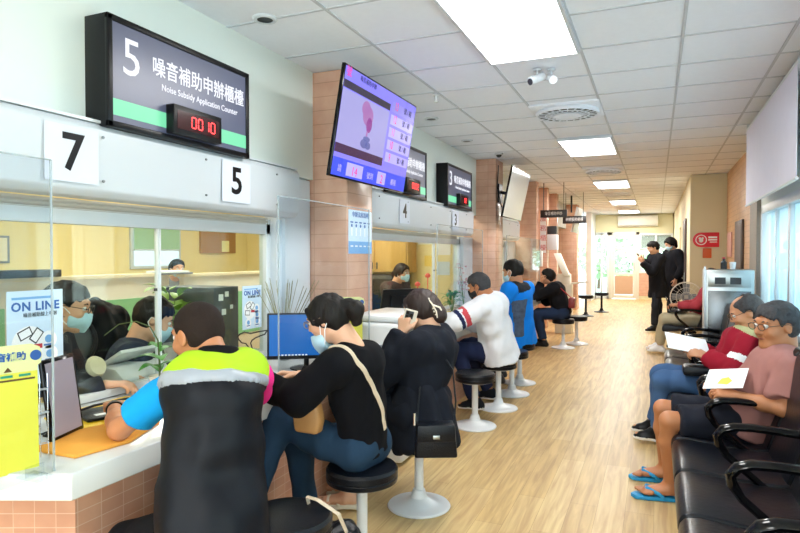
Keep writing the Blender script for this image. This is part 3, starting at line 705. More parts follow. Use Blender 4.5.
def curtain(y0, y1, label):
    mb = MB(); n = int((y1 - y0) / .012); v = []
    for i in range(n + 1):
        y = y0 + (y1 - y0) * i / n; x = XR + .07 + .018 * math.sin(y * 62) + .008 * math.sin(y * 23)
        v += [(x, y, .93), (x, y, 1.9)]
    mb.add(v, [(2 * i, 2 * i + 2, 2 * i + 3, 2 * i + 1) for i in range(n)]); o = mb.build('sheer_curtain', M_sheer, None, base=(XR + .07, (y0 + y1) / 2, .93))
    md = o.modifiers.new('thickness', 'SOLIDIFY'); md.thickness = .002
    tag(o, label, 'curtain'); return o
curtain(5.3, 7.2, 'pale blue sheer curtain in the side window, end nearest the column')
curtain(2.2, 4.3, 'pale blue sheer curtain in the side window beside the near waiting seats')

# roller blinds hanging in front of the side window
M_blind = mat('lavender_roller_blind', '#e2e1f2', .8)
def roller_blind(y0, y1, z0, label):
    t = thing('roller_blind', label, 'blind', (.84, (y0 + y1) / 2, z0))
    mb = MB(); mb.box((.836, y0, z0), (.84, y1, 2.70)); mb.build('blind_sheet', M_blind, t)
    mb = MB(); mb.tube([(.84, y0 - .01, z0), (.84, y1 + .01, z0)], .011, 10); mb.build('bottom_bar', M_white, t)
    mb = MB(); mb.tube([(.865, y0 - .02, 2.71), (.865, y1 + .02, 2.71)], .032, 16); mb.build('roller', M_white, t)
    mb = MB()
    for y in (y0 - .035, y1 + .025): mb.prism([(.84, 2.65), (.90, 2.65), (1.02, 2.74), (1.02, 2.775), (.84, 2.775)], y, y + .01, 0, lambda a, b, c: (a, c, b))
    mb.build('bracket', M_white, t)
    mb = MB(); mb.tube([(.865, y0 - .02, 2.68), (.87, y0 - .02, 1.25), (.875, y0 - .01, 1.2), (.88, y0 - .0, 1.25), (.875, y0 - .012, 2.68)], .0022, 6); mb.build('pull_chain', M_white, t)
roller_blind(4.62, 7.0, 1.95, 'lavender white roller blind lowered halfway in front of the side window')
roller_blind(2.0, 4.42, 2.25, 'roller blind rolled mostly up at the right edge of the photo')

# outside
mb = MB(); mb.box((-9, YE + .3, -.12), (9, 45, -.02)); struct('outside_ground', mb, mat('grey_paving', '#c9d2cc', .8))
def hedge(x, y, s, h, label, m):
    mb = MB(); rnd = random.Random(int(x * 10 + 99)); v = []; f = []
    for i in range(900):
        a = rnd.uniform(0, 2 * PI); e = rnd.uniform(-1, 1); r = rnd.uniform(.6, 1) * s; c = Vector((x + r * math.cos(a) * math.sqrt(1 - e * e), y + r * math.sin(a) * math.sqrt(1 - e * e), h * .62 + e * h * .42))
        q = Vector((rnd.uniform(-1, 1), rnd.uniform(-1, 1), rnd.uniform(-1, 1))).normalized(); p = q.orthogonal().normalized(); l = .12
        n = len(v); v += [c - q * l, c + p * l * .5, c + q * l, c - p * l * .5]; f.append((n, n + 1, n + 2, n + 3))
    t = thing('leafy_tree', label, 'tree', (x, y, 0)); mb.add(v, f); mb.build('foliage', m, t, smooth=0)
    mb = MB(); mb.tube([(x, y, -.05), (x + .03, y, h * .5)], [.07, .04]); mb.build('trunk', mat('bark', '#6b5440', .8), t)
hedge(-1.0, 25.5, 1.0, 2.3, 'green tree outside behind the glazed end door', mat('pale_foliage', '#bcd8ac', .7))
hedge(.3, 26.5, 1.2, 2.4, 'green tree outside the end window right of the door', mat('pale_foliage', '', .7))
hedge(-2.3, 27.5, .9, 2.2, 'green tree outside the narrow glazing left of the end door', mat('pale_foliage', '', .7))

# ceiling fittings
P_LIGHT = ['nearest bright ceiling panel light, top centre of the photo', 'bright ceiling panel light just beyond the nearest round vent', 'ceiling panel light between the second and third round vents', 'small distant ceiling panel light, fourth from the camera', 'farthest and smallest ceiling panel light by the end wall']
k = 0
for y in LIGHT_Y:
    if y < 2: lab = 'ceiling panel light out of frame behind the camera'
    else: lab = P_LIGHT[k]; k += 1
    t = thing('ceiling_light', lab, 'ceiling light', (LIGHT_X, y, HC - .02), 'ceiling panel lights')
    mb = MB()
    for a, b in (((-.30, -.60), (-.28, .60)), ((.28, -.60), (.30, .60)), ((-.28, -.60), (.28, -.58)), ((-.28, .58), (.28, .60))): mb.box((LIGHT_X + a[0], y + a[1], HC - .028), (LIGHT_X + b[0], y + b[1], HC + .01))
    mb.build('frame', M_white, t); mb = MB(); mb.box((LIGHT_X - .28, y - .58, HC - .02), (LIGHT_X + .28, y + .58, HC + .01)); mb.build('diffuser', M_lamp, t)
def ceiling_vent(y, label):
    t = thing('ceiling_vent', label, 'ceiling vent', (LIGHT_X, y, HC - .06), 'round ceiling fan vents'); c = (LIGHT_X, y, HC - .06)
    mb = MB(); mb.box((LIGHT_X - .30, y - .30, HC - .012), (LIGHT_X + .30, y + .30, HC + .01)); mb.build('backing_plate', M_ceil, t, bevel=.003)
    mb = MB(); prof = [(.275, .05), (.285, .03), (.275, .012), (.262, .012), (.262, .05)]; mb.lathe(prof + prof[:1], c, 48, cap=False); mb.build('outer_ring', M_ceil, t)
    mb = MB(); mb.lathe([(.262, .018), (.262, .024)], c, 40); mb.build('recess_shade_disc', mat('vent_shadow_grey', '#1e1f22', .9), t)  # flat dark disc close above the slats, painted as the shade between them
    mb = MB()
    for i in range(22):
        a = 2 * PI * i / 22; u = Vector((math.cos(a), math.sin(a), 0)); w_ = Vector((-math.sin(a), math.cos(a), .0)).normalized()
        mb.obox(Vector(c) + u * .195 + Vector((0, 0, .013)), u * .068, w_ * .0050, u.cross(w_) * .003)
    mb.lathe([(.128, .002), (.128, .05)], c, 32, cap=False); mb.lathe([(.19, .009), (.20, .009), (.20, .017), (.19, .017), (.19, .009)], c, 36, cap=False)
    mb.build('grille_slats', M_ceil, t)
    mb = MB(); mb.lathe([(.001, -.012), (.09, -.008), (.128, .004), (.128, .02)], c, 32); mb.build('centre_cap', M_ceil, t)
for y, l in ((5.7, 'largest round ceiling fan vent, nearest the camera, behind the cameras'), (9.9, 'round ceiling fan vent between the second and third panel lights'), (13.9, 'small distant round ceiling vent, third from the camera'), (17.8, 'farthest tiny round ceiling vent')): ceiling_vent(y, l)
def downlight(x, y, label):
    t = thing('recessed_downlight', label, 'downlight', (x, y, HC)); mb = MB(); mb.lathe([(.045, -.006), (.062, -.008), (.07, .0), (.07, .012), (.045, .012)], (x, y, HC), 32, cap=False); mb.build('trim_ring', M_white, t)
    mb = MB(); mb.lathe([(.0445, -.003), (.0445, .01)], (x, y, HC), 24); mb.build('lens', M_black, t)
downlight(-2.04, 2.84, 'dark round recessed downlight above the counter 5 sign'); downlight(-2.03, 5.54, 'dark recessed downlight right of the purple screen'); downlight(-2.04, 6.77, 'dark recessed downlight nearest the second pillar')
def bullet_cam(x, y, ang, label, m):
    t = thing('security_camera', label, 'camera', (x, y, HC)); mb = MB(); mb.lathe([(.03, -.012), (.03, 0)], (x, y, HC), 20); mb.tube([(x, y, HC - .01), (x, y, HC - .045)], .008); mb.build('mount', M_white, t)
    d = Vector((math.cos(ang), math.sin(ang), -.45)).normalized(); c = Vector((x, y, HC - .07)); mb = MB(); mb.tube([c - d * .05, c + d * .055], .026, 18); mb.tube([c - d * .055 + Vector((0, 0, .004)), c + d * .075 + Vector((0, 0, .006))], .029, 18); mb.build('housing', M_white, t)
    mb = MB(); mb.tube([c + d * .075, c + d * .079], .023, 18); mb.build('lens', m, t)
bullet_cam(-.79, 4.36, -2.2, 'left one of the two bullet cameras under the ceiling, dark lens', M_dark); bullet_cam(-.70, 4.40, -1.2, 'right one of the two small white bullet cameras under the ceiling', M_white)
t = thing('dome_camera', 'small white dome camera on the ceiling near the second pillar', 'camera', (-1.9, 7.75, HC)); mb = MB(); mb.lathe([(.055, 0), (.055, -.02), (.04, -.022)], (-1.9, 7.75, HC), 24); mb.build('base', M_white, t); mb = MB(); mb.ball((-1.9, 7.75, HC - .02), .037, 0, 16); mb.build('dome', M_dark, t)
def nozzle(x, y, label):
    mb = MB(); mb.lathe([(.03, 0), (.03, -.008), (.012, -.012), (.012, -.05), (.02, -.055), (.02, -.06), (.004, -.062)], (x, y, HC), 20); tag(mb.build('sprinkler', M_whiteplastic, None, base=(x, y, HC)), label, 'sprinkler')
nozzle(-1.69, 4.73, 'small white ceiling sprinkler above and right of the purple screen'); nozzle(-1.5, 12.6, 'small white ceiling sprinkler far down the hall above the hanging signs')
# air conditioner on the end wall
t = thing('air_conditioner', 'long white split air conditioner above the glazed end door', 'air conditioner', (-.55, YE, 2.36))
mb = MB(); mb.prism([(YE, 2.36), (YE - .17, 2.38), (YE - .21, 2.44), (YE - .21, 2.66), (YE - .18, 2.72), (YE, 2.72)], -1.15, .05, 0, lambda a, b, c: (c, a, b)); mb.build('body', M_offwhite, t, bevel=.01)
mb = MB(); mb.box((-1.1, YE - .205, 2.395), (0, YE - .15, 2.405)); mb.build('louvre', M_grey, t)

# ================================================================== COUNTERS
def counter(label, top, front, end=None):
    t = thing('service_counter', label, 'counter', (top[0][0], top[0][1], 0))
    mb = MB(); mb.prism(top, .672, .76); mb.build('counter_top', M_counter, t, bevel=.006, seg=3)
    mb = MB(); mb.prism(front, 0, .672); mb.build('tiled_base', M_counter_tile, t)
    return t
counter('long white service counter with pink tiled base and a cut corner, nearest the camera',
        [(-1.69, 1.32), (-1.69, 3.66), (-3.3, 3.66), (-3.3, 2.95), (-2.66, 2.95), (-2.66, .915)], [(-1.80, 1.42), (-1.80, 3.6), (-2.42, 3.6), (-2.42, 1.15)])
counter('white service counter running past the second pillar, behind the white machine',
        [(-1.69, 4.48), (-1.69, 10.15), (-2.6, 10.15), (-2.6, 8.6), (-2.08, 8.58), (-2.03, 8.1), (-2.66, 8.1), (-2.66, 4.48)], [(-1.80, 4.55), (-1.80, 10.05), (-2.03, 10.05), (-2.03, 8.1), (-2.42, 8.1), (-2.42, 4.55)])

# acrylic screens standing on the counters
def acrylic(x, y0, y1, z1, label):
    t = thing('acrylic_screen', label, 'screen', (x, (y0 + y1) / 2, .76), 'clear acrylic screens on the counters')
    mb = MB(); mb.box((x - .003, y0, .761), (x + .003, y1, z1)); mb.build('panel', M_acrylic, t)
    mb = MB(); e = .0018
    for a, b in ((y0 - e, y0 + e), (y1 - e, y1 + e)): mb.box((x - .004, a, .761), (x + .004, b, z1))
    mb.box((x - .004, y0, z1 - e), (x + .004, y1, z1 + e)); mb.build('polished_edge', mat('acrylic_edge', '#b9c6cc', .2, alpha=.55), t)
    mb = MB()
    for yy in (y0 + .06, y1 - .06): mb.box((x - .05, yy - .03, .761), (x + .05, yy + .03, .767)); mb.box((x - .008, yy - .03, .767), (x - .003, yy + .03, .80))
    mb.build('foot', M_acrylic, t)
acrylic(-1.76, .95, 1.315, 1.75, 'tall clear acrylic screen at the left frame edge in front of the yellow placard')
acrylic(-1.76, 2.555, 3.60, 1.75, 'clear acrylic screen between the woman in black and the tiled pillar')
acrylic(-1.76, 4.95, 6.45, 1.72, 'clear acrylic screen beside the woman on the phone')
acrylic(-1.76, 7.60, 10.0, 1.70, 'far clear acrylic screen in front of the second pillar')

# service desk signs over the windows
def desk_sign(y0, y1, num, red, label):
    t = thing('counter_sign', label, 'sign', (XL, (y0 + y1) / 2, 2.01), 'black counter signs'); z0, z1 = 2.01, 2.50; xf = -2.18
    mb = MB(); mb.box((XL, y0, z0), (xf - .012, y1, z1))
    for lo, hi in (((xf - .02, y0, z0), (xf, y0 + .028, z1)), ((xf - .02, y1 - .028, z0), (xf, y1, z1)), ((xf - .02, y0, z0), (xf, y1, z0 + .028)), ((xf - .02, y0, z1 - .028), (xf, y1, z1))): mb.box(lo, hi)
    mb.build('housing', M_black, t, bevel=.004)
    w = y1 - y0; M = frameM((xf - .010, (y0 + y1) / 2, (z0 + z1) / 2), (0, 1, 0), (0, 0, 1))
    mb = MB(); flat(mb, M, -w / 2 + .028, -.217, w / 2 - .028, .217, .003); fc = mb.build('sign_face', mat('slate_sign_face', '#50546a', .3, emit=.25), t)  # printed sign; face, lettering and band carry a glow put into their materials
    wt = mat('sign_white', '#f4f6ff', .5, emit=.6)
    text('numeral', num, .235, M @ Matrix.Translation((-w / 2 + .135, .075, .004)), wt, t, bold=0)
    text('title_lettering', '噪音補助申辦櫃檯', .098, M @ Matrix.Translation((.105, .082, .004)), wt, t, bold=.0007, sx=.87)
    text('subtitle_lettering', 'Noise Subsidy Application Counter', .044, M @ Matrix.Translation((.105, -.002, .004)), wt, t, bold=.0003, sx=.90)
    mb = MB(); flat(mb, M, -w / 2 + .028, -.190, w / 2 - .028, -.118, .002, z=.003); mb.build('green_band', mat('mint_band', '#7fe8b4', .4, emit=.55), t)
    mb = MB(); mb.box((xf - .006, y0 + w * .345, 2.04), (xf + .045, y0 + w * .345 + .345, 2.18)); b = mb.build('number_display', M_black, t, bevel=.004)
    M2 = frameM((xf + .046, y0 + w * .345 + .1725, 2.11), (0, 1, 0), (0, 0, 1)); mb = MB(); flat(mb, M2, -.15, -.045, .15, .045, .001); mb.build('display_window', mat('dark_red_window', '#3a0b10', .15), b)
    led = mat('red_led', '#ff3a3c', .5, emit=2.5)
    SEG = {'0': 'abcdef', '1': 'bc', '2': 'abged', '7': 'abc', '8': 'abcdefg', '4': 'fgbc', '3': 'abgcd'}; mb = MB(); dw, dh, th = .015, .026, .005
    for i, ch in enumerate(red):
        cx = (i - (len(red) - 1) / 2) * .046 + .03; P_ = {'a': (cx, dh, 1), 'g': (cx, 0, 1), 'd': (cx, -dh, 1), 'f': (cx - dw, dh / 2, 0), 'b': (cx + dw, dh / 2, 0), 'e': (cx - dw, -dh / 2, 0), 'c': (cx + dw, -dh / 2, 0)}
        for s_ in SEG[ch]:
            x, y, hz = P_[s_]; flat(mb, M2, x - (dw * .8 if hz else th / 2), y - (th / 2 if hz else dh * .42), x + (dw * .8 if hz else th / 2), y + (th / 2 if hz else dh * .42), .0015, z=.001)
    mb.build('led_digits', led, b)
    return t
desk_sign(1.90, 2.88, '5', '0010', 'large black-framed sign numbered 5 with red digits 0010')
desk_sign(4.84, 5.82, '4', '0002', 'black-framed counter sign partly hidden behind the purple screen')
desk_sign(6.49, 7.47, '3', '02', 'black-framed counter sign numbered 3, beside the second pillar')

# wall displays
def display(top0, bot0, y0, y1, label, purple):
    """tilted flat screen; top0/bot0 = (x, z) of the top and bottom edge"""
    O = Vector((bot0[0], y0, bot0[1])); Y = Vector((top0[0] - bot0[0], 0, top0[1] - bot0[1])); h = Y.length; Yn = Y.normalized(); X = Vector((0, 1, 0)); Z = X.cross(Yn)
    w = y1 - y0; c = O + X * w / 2 + Y / 2; t = thing('wall_display', label, 'screen', (-2.04, (y0 + y1) / 2, c.z))
    mb = MB(); mb.obox(c - Z * .012, X * w / 2, Yn * h / 2, Z * .012); mb.obox(c - Z * .04 - Yn * .04, X * w * .36, Yn * h * .34, Z * .02); mb.build('casing', M_blackgloss, t, bevel=.004)
    mb = MB(); mb.obox(c - Z * .09, Vector((0, .16, 0)), Yn * .12, Z * .01); mb.tube([c - Z * .08, Vector((-2.03, c.y, c.z + .05))], .022, 8); mb.box((-2.04, c.y - .1, c.z - .1), (-2.02, c.y + .1, c.z + .16)); mb.build('wall_bracket', M_black, t)
    mb = MB(); mb.tube([c - Z * .05 - Yn * .25 - X * w * .3, Vector((-1.98, c.y - .15, c.z - .15)), Vector((-2.03, c.y - .17, c.z + .1)), Vector((-2.03, c.y - .1, 2.7))], .006, 6); mb.build('cable', M_black, t)
    M = frameM(c + Z * .0005, X, Yn); b = .012
    def q(name, x0, y0_, x1, y1_, m, z=.001, par=None):
        mb = MB(); flat(mb, M, -w / 2 + b + x0 * (w - 2 * b), -h / 2 + b + y0_ * (h - 2 * b), -w / 2 + b + x1 * (w - 2 * b), -h / 2 + b + y1_ * (h - 2 * b), .0006, z=z); return mb.build(name, m, par or t)
    def E(n, hx, e=1.0): return mat(n, hx, .25, emit=e)
    if not purple:
        s = q('screen', 0, 0, 1, 1, mat('grey_reflection_screen', '#8e9496', .08, emit=.25));  # pale reflection on the screen painted as its colour, with a faint glow
        mb = MB(); mb.obox(c - Z * .01 + Yn * h * .5, X * w * .5, Yn * .004, Z * .014); mb.build('top_trim', M_alu, t); return t
    s = q('screen', 0, 0, 1, 1, E('violet_screen', '#7a74ea', .75))
    q('picture', 0, .30, .60, .80, E('lilac_picture', '#9d9ad2', .6), .0018, s); q('picture_bar', 0, .81, .60, .88, E('bar_dark', '#252032', .3), .0026, s); q('picture_bar', 0, .215, .60, .30, E('bar_maroon', '#2c1436', .3), .0026, s)
    q('bottom_band', 0, 0, 1, .17, E('blue_band', '#3349e0', .75), .0018, s)
    hd = Sdf  # drawn hand and flower in the picture
    mb = MB()
    for cx, cy, rx, ry, mi in ((-.20, .10, .075, .065, 0), (-.24, .14, .06, .05, 0), (-.17, .045, .04, .05, 1), (-.185, .00, .012, .05, 0), (-.18, -.05, .05, .018, 2), (-.21, -.085, .05, .03, 2), (-.15, -.09, .04, .025, 2)):
        mb.lathe([(1, 0), (1, .0005)], M @ Vector((cx, cy, .0032 + mi * .0008)), 24, mi, M.to_3x3() @ Matrix.Diagonal((rx, ry, 1)))
    mb.build('picture_shapes', [E('pinkish', '#b47cc0', .45), E('magenta', '#963f9c', .45), E('blue_grey', '#6a70b4', .45)], s)
    red = E('screen_red', '#d0408a', .8); dk = E('screen_dark', '#30306a', .4); wt = E('screen_white', '#b0a9f8', .62)
    for i, nmb in enumerate(('13', '12', '11', '10', '9')):
        cy = .87 - i * .135; q('number_cell', .63, cy - .055, .99, cy + .05, wt if i else E('cell_top', '#9a93f0', .5), .0022, s)
        P0 = M @ Matrix.Translation((w * (.69 - .5), h * (cy - .5), .0032)); text('row_number', nmb, .085, P0, red, s, sx=.7)
        text('row_lettering', '號 / 櫃', .05, M @ Matrix.Translation((w * (.865 - .5), h * (cy - .5), .0032)), dk, s)
    for x0, x1, nmb in ((.16, .36, '14'), (.56, .68, '2')):
        q('number_cell', x0, .02, x1, .15, wt, .0028, s); text('call_number', nmb, .085, M @ Matrix.Translation((w * ((x0 + x1) / 2 - .5), h * (.085 - .5), .0045)), red, s)
    text('band_lettering', '請', .05, M @ Matrix.Translation((w * (.09 - .5), h * (.085 - .5), .0035)), wt, s); text('band_lettering', '號到', .05, M @ Matrix.Translation((w * (.46 - .5), h * (.085 - .5), .0035)), wt, s); text('band_lettering', '櫃檯', .05, M @ Matrix.Translation((w * (.80 - .5), h * (.085 - .5), .0035)), wt, s)
    text('heading', '號', .07, M @ Matrix.Translation((w * (.05 - .5), h * (.94 - .5), .0035)), red, s); text('heading', '噪音補助申辦', .04, M @ Matrix.Translation((w * (.28 - .5), h * (.94 - .5), .0035)), dk, s)
    return t
display((-1.742, 2.62), (-1.857, 1.94), 3.24, 4.42, 'large purple and blue queue screen tilted down from the first tiled pillar', True)
display((-1.72, 2.62), (-1.86, 1.95), 7.78, 8.95, 'tilted flat screen with painted pale grey reflection on the second tiled pillar', False)
t = thing('hanging_screen', 'white edged small screen hung at an angle far down the hall beside the dark signs', 'screen', (-1.7, 13.9, 1.95))
mb = MB(); mb.obox((-1.63, 13.9, 2.22), Vector((0, .45, 0)), Vector((.06, 0, .27)), Vector((.02, 0, -.005))); mb.build('panel', M_white, t, bevel=.004); mb = MB(); mb.tube([(-1.75, 13.9, 2.4), (-1.75, 13.9, HC)], .02); mb.build('mount_pole', M_black, t)
def hang_sign(x0, x1, y, z0, z1, label, txt):
    t = thing('hanging_sign', label, 'sign', ((x0 + x1) / 2, y, z0), 'dark hanging signs'); mb = MB(); mb.box((x0, y - .02, z0), (x1, y + .02, z1)); mb.build('sign_panel', mat('dark_brown_sign', '#2a2526', .4), t, bevel=.003)
    text('lettering', txt, (z1 - z0) * .52, frameM(((x0 + x1) / 2, y - .022, (z0 + z1) / 2), (1, 0, 0), (0, 0, 1)), M_paper, t, sx=.72)
    for x in (x0 + .06, x1 - .06): mb = MB(); mb.tube([(x, y, z1), (x, y, HC)], .006, 8); mb.build('hanging_rod', M_dark, t)
hang_sign(-1.98, -1.50, 11.3, 2.14, 2.28, 'dark hanging sign with white lettering, nearer one, beside the tiled pillars', '噪音補助申辦')
hang_sign(-1.84, -1.36, 13.2, 2.12, 2.28, 'dark hanging sign with white lettering, farther and lower one', '申辦服務櫃檯')

# posters and notices
M_lb = mat('pale_blue_print', '#cfe4f6', .5); M_mb = mat('mid_blue_print', '#79aee0', .5); M_nb = mat('navy_print', '#2f5fa8', .5); M_red = mat('red_print', '#c83a45', .5); M_pgreen = mat('green_print', '#2e9a78', .5)
def online_poster(M, w, h, name, label, stand=False):
    t = thing(name, label, 'poster', M @ Vector((0, -h / 2, 0)), 'blue online service posters'); mb = MB(); flat(mb, M, -w / 2, -h / 2, w / 2, h / 2, .003); pg = mb.build('sheet', M_lb, t)
    text('title_lettering', 'ON LINE', w * .205, M @ Matrix.Translation((0, h * .33, .0035)), M_nb, t, bold=.0015, spacing=1.1)
    text('subtitle_lettering', '噪音補助線上申辦', w * .085, M @ Matrix.Translation((w * .08, h * .24, .0035)), M_dark, t, sx=.9)
    mb = MB(); flat(mb, M, -w * .42, h * .41, w * .3, h * .435, .0004, z=.003, mi=0)
    disc(mb, M, -w * .13, -h * .06, w * .30, .003, mi=1)
    for cx, cy in ((.22, -.04), (-.22, -.36), (.24, -.36), (.24, -.2)): disc(mb, M, w * cx, h * cy, w * .155, .0036, mi=1); disc(mb, M, w * cx, h * cy + .004, w * .07, .0046, mi=2); flat(mb, M, w * (cx - .09), h * cy - w * .10, w * (cx + .09), h * cy - w * .07, .0004, z=.0048, mi=4)
    for cx, cy, a in ((-.20, .05, .4), (-.26, -.12, -.1), (0.0, .02, .9)):
        Mr = M @ Matrix.Translation((w * cx, h * cy, .0042)) @ Matrix.Rotation(a, 4, 'Z'); flat(mb, Mr, -w * .12, -w * .08, w * .12, w * .08, .0006, mi=3); flat(mb, Mr, -w * .10, -w * .06, w * .10, w * .06, .0004, z=.0007, mi=1)
    flat(mb, M, -w * .08, -h * .12, w * .1, -h * .07, .0005, z=.0055, mi=5)
    mb.build('printed_pictures', [M_mb, M_paper, M_mb, M_dark, M_nb, M_red], pg)
    if stand: mb = MB(); mb.obox(M @ Vector((0, -h / 2 + .002, -.03)), M.to_3x3() @ Vector((w * .5, 0, 0)), M.to_3x3() @ Vector((0, .004, 0)), M.to_3x3() @ Vector((0, 0, .04))); mb.build('acrylic_stand', M_acrylic, t)
    return t
online_poster(frameM((-2.425, 1.735, 1.10), (0, 1, 0), (0, 0, 1)), .25, .40, 'online_poster', 'light blue ON LINE poster on the glass at the left edge')
online_poster(frameM((-2.425, 3.22, 1.11), (0, 1, 0), (0, 0, 1)), .20, .28, 'online_poster', 'smaller light blue ON LINE poster right of the dark computer tower')
online_poster(frameM((-2.425, 4.70, 1.14), (0, 1, 0), (0, 0, 1)), .21, .36, 'online_poster', 'narrow light blue poster beside the clerk with tied hair in the middle window')
# pillar notice
t = thing('pillar_notice', 'pale blue notice with little figures taped to the first tiled pillar', 'poster', (-2.036, 4.02, 1.45)); M = frameM((-2.038, 4.02, 1.62), (0, 1, 0), (0, 0, 1))
mb = MB(); flat(mb, M, -.19, -.16, .19, .16, .002); pg = mb.build('sheet', M_lb, t); mb = MB(); flat(mb, M, -.19, -.16, .19, -.07, .0006, z=.002, mi=0)
for i in range(5):
    cx = -.14 + .07 * i; disc(mb, M, cx, .045, .012, .002, mi=2); flat(mb, M, cx - .010, -.03, cx + .010, .03, .0006, z=.002, mi=1); flat(mb, M, cx - .022, .065, cx + .022, .075, .0005, z=.002, mi=2)
    flat(mb, M, cx - .02, -.11, cx + .02, -.10, .0005, z=.0028, mi=3)
mb.build('printed_figures', [M_mb, M_paper, M_nb, M_paper], pg); text('lettering', '申辦流程說明', .045, M @ Matrix.Translation((0, .125, .003)), M_nb, pg)

def placard(M, w, h, label, name='yellow_placard', holder=True):
    t = thing(name, label, 'placard', M @ Vector((0, -h / 2, 0)), 'yellow counter placards'); y1 = mat('bright_yellow_card', '#f5e94c', .5); y2 = mat('pale_yellow_card', '#f6f2a8', .5)
    mb = MB(); flat(mb, M, -w / 2, -h / 2, w / 2, h * .30, .003); mb.build('sheet', y1, t)
    pts = [(-w / 2, h * .30), (w / 2, h * .30), (w / 2, h * .34), (w * .56, h * .36), (w * .58, h * .43), (w * .54, h * .49), (w * .4, h * .52), (-w / 2, h * .52)]
    mb = MB(); mb.prism(pts, 0, .004, 0, lambda a, b, c: tuple(M @ Vector((a, b, c)))); hd = mb.build('header_card', y2, t)
    mb = MB(); disc(mb, M, -w * .42, h * .425, h * .045, .0045, mi=0); disc(mb, M, w * .47, h * .425, h * .042, .0045, mi=1); mb.prism([(-.012, h * .31), (.012, h * .31), (0, h * .35)], .0045, .005, 2, lambda a, b, c: tuple(M @ Vector((a, b, c))))
    for i in range(3): flat(mb, M, -w * .42 + i * w * .3, h * .265, -w * .22 + i * w * .3, h * .285, .0006, z=.0035, mi=0)
    flat(mb, M, -w * .45, h * .235, w * .45, h * .25, .0006, z=.0035, mi=2)
    mb.build('printed_marks', [M_pgreen, M_nb, mat('brown_print', '#6a4a22', .6)], hd); text('lettering', '噪音補助', h * .07, M @ Matrix.Translation((-.004, h * .425, .0048)), M_nb, hd, bold=.001)
    if holder:
        mb = MB(); X = M.to_3x3() @ Vector((1, 0, 0)); Yv = M.to_3x3() @ Vector((0, 1, 0)); Z = M.to_3x3() @ Vector((0, 0, 1)); c0 = M @ Vector((w / 2, 0, 0))
        for q in (-.30, -.05, .14): a = c0 + Yv * h * q - X * .01; mb.tube([a, a + X * .035, a + X * .035 + Z * .02, a + X * .005 + Z * .02], .0018, 6)
        for s_ in (.006, .03): mb.tube([c0 + X * s_ - Yv * h * .42, c0 + X * s_ + Yv * h * .26], .0018, 6)
        b = c0 - Yv * h * .495; mb.tube([b - X * .05, b + X * .07 + Z * .01, b + X * .09 + Z * .03, b + X * .06 + Z * .05, b - X * .04 + Z * .05], .002, 6); mb.build('wire_holder', M_chrome, t)
    return t
_pX = Vector((-1.80, 1.395, 0)) - Vector((-1.86, 1.23, 0)); 
placard(frameM((-1.88, 1.25, .955), (.30, .95, 0), (-.02, -.01, 1)), .17, .40, 'bright yellow placard in a wire holder behind the left acrylic screen')
placard(frameM((-1.93, 3.64, .965), (.86, .50, 0), (0, 0, 1)), .18, .38, 'yellow placard standing between the woman in black and the pillar', holder=False)

# ---------------------------------------------------------------- things on the near counter
def slab(name, label, cat, O, X, Y, t, m, bevel=.003, group=None):
    """flat thing given by a corner, two edge vectors and thickness"""
    O, X, Y = Vector(O), Vector(X), Vector(Y); Z = X.cross(Y).normalized(); Z = -Z if Z.z < 0 else Z; mb = MB(); mb.obox(O + X / 2 + Y / 2 + Z * t / 2, X / 2, Y / 2, Z * t / 2); o = mb.build(name, m, None, base=O, bevel=bevel); return tag(o, label, cat, group)
zc = .7605
# counter tablet on a stand
t = thing('counter_tablet', 'black framed tablet screen leaning beside the yellow placard', 'tablet', (-1.98, 1.45, zc)); O = Vector((-2.01, 1.50, .775)); Xv = Vector((-.055, .165, .0)); Yv = Vector((.010, -.145, .265)); Xn = Xv.normalized(); Yn = (Yv - Xn * Yv.dot(Xn)).normalized(); Z = Xn.cross(Yn); c = O + Xn * .08 + Yn * .145
mb = MB(); mb.obox(c, Xn * .095, Yn * .150, Z * .008); mb.build('frame', M_blackgloss, t, bevel=.006); mb = MB(); mb.obox(c + Z * (.0085 if Z.x > 0 else -.0085), Xn * .08, Yn * .135, Z * .0008); mb.build('screen', mat('mauve_reflection_screen', '#8f8791', .12, emit=.15), t)  # mauve tone is a reflection painted into the screen material
mb = MB(); mb.tube([c - Yn * .05 - Z * .01, c - Yn * .14 - Z * .08]  , .006, 8); mb.obox((c.x - .03, c.y + .04, zc + .004), (.05, 0, 0), (0, .06, 0), (0, 0, .004)); mb.build('stand', M_black, t)
# orange document pouch
pts = [(-1.80, 1.42), (-1.765, 1.62), (-1.86, 1.86), (-1.98, 1.93), (-2.06, 1.62), (-2.02, 1.42)]
mb = MB(); mb.prism(pts, zc, zc + .014); tag(mb.build('document_pouch', cloth('orange_pouch', '#eda648'), None, base=(-1.9, 1.6, zc), bevel=.005), 'soft orange document pouch under the arm of the man in the vest', 'pouch')
pts = [(-2.02, 1.62), (-1.98, 1.97), (-2.18, 2.20), (-2.36, 2.14), (-2.36, 1.72)]
mb = MB(); mb.prism(pts, zc, zc + .006); tag(mb.build('yellow_folder', mat('yellow_folder_card', '#f2c81e', .5), None, base=(-2.2, 1.9, zc), bevel=.001), 'yellow folder lying open under the black zip case', 'folder')
t = thing('zip_case', 'black zip document case with white label lying on the yellow folder', 'case', (-2.17, 1.92, zc + .006)); M = frameM((-2.16, 1.885, zc + .0075), (.35, .93, 0), (-.93, .35, 0)); mb = MB(); flat(mb, M, -.13, -.095, .13, .095, .014); mb.build('case', M_leather, t, bevel=.004)
mb = MB(); flat(mb, M, -.085, -.065, .085, -.035, .001, z=.0145); mb.build('label', M_paper, t); mb = MB(); mb.tube([M @ Vector(p) for p in ((-.13, .05, .018), (-.05, .06, .03), (.05, .08, .03), (.12, .13, .02), (.16, .12, .005))], .006, 8); mb.build('strap', M_leather, t)
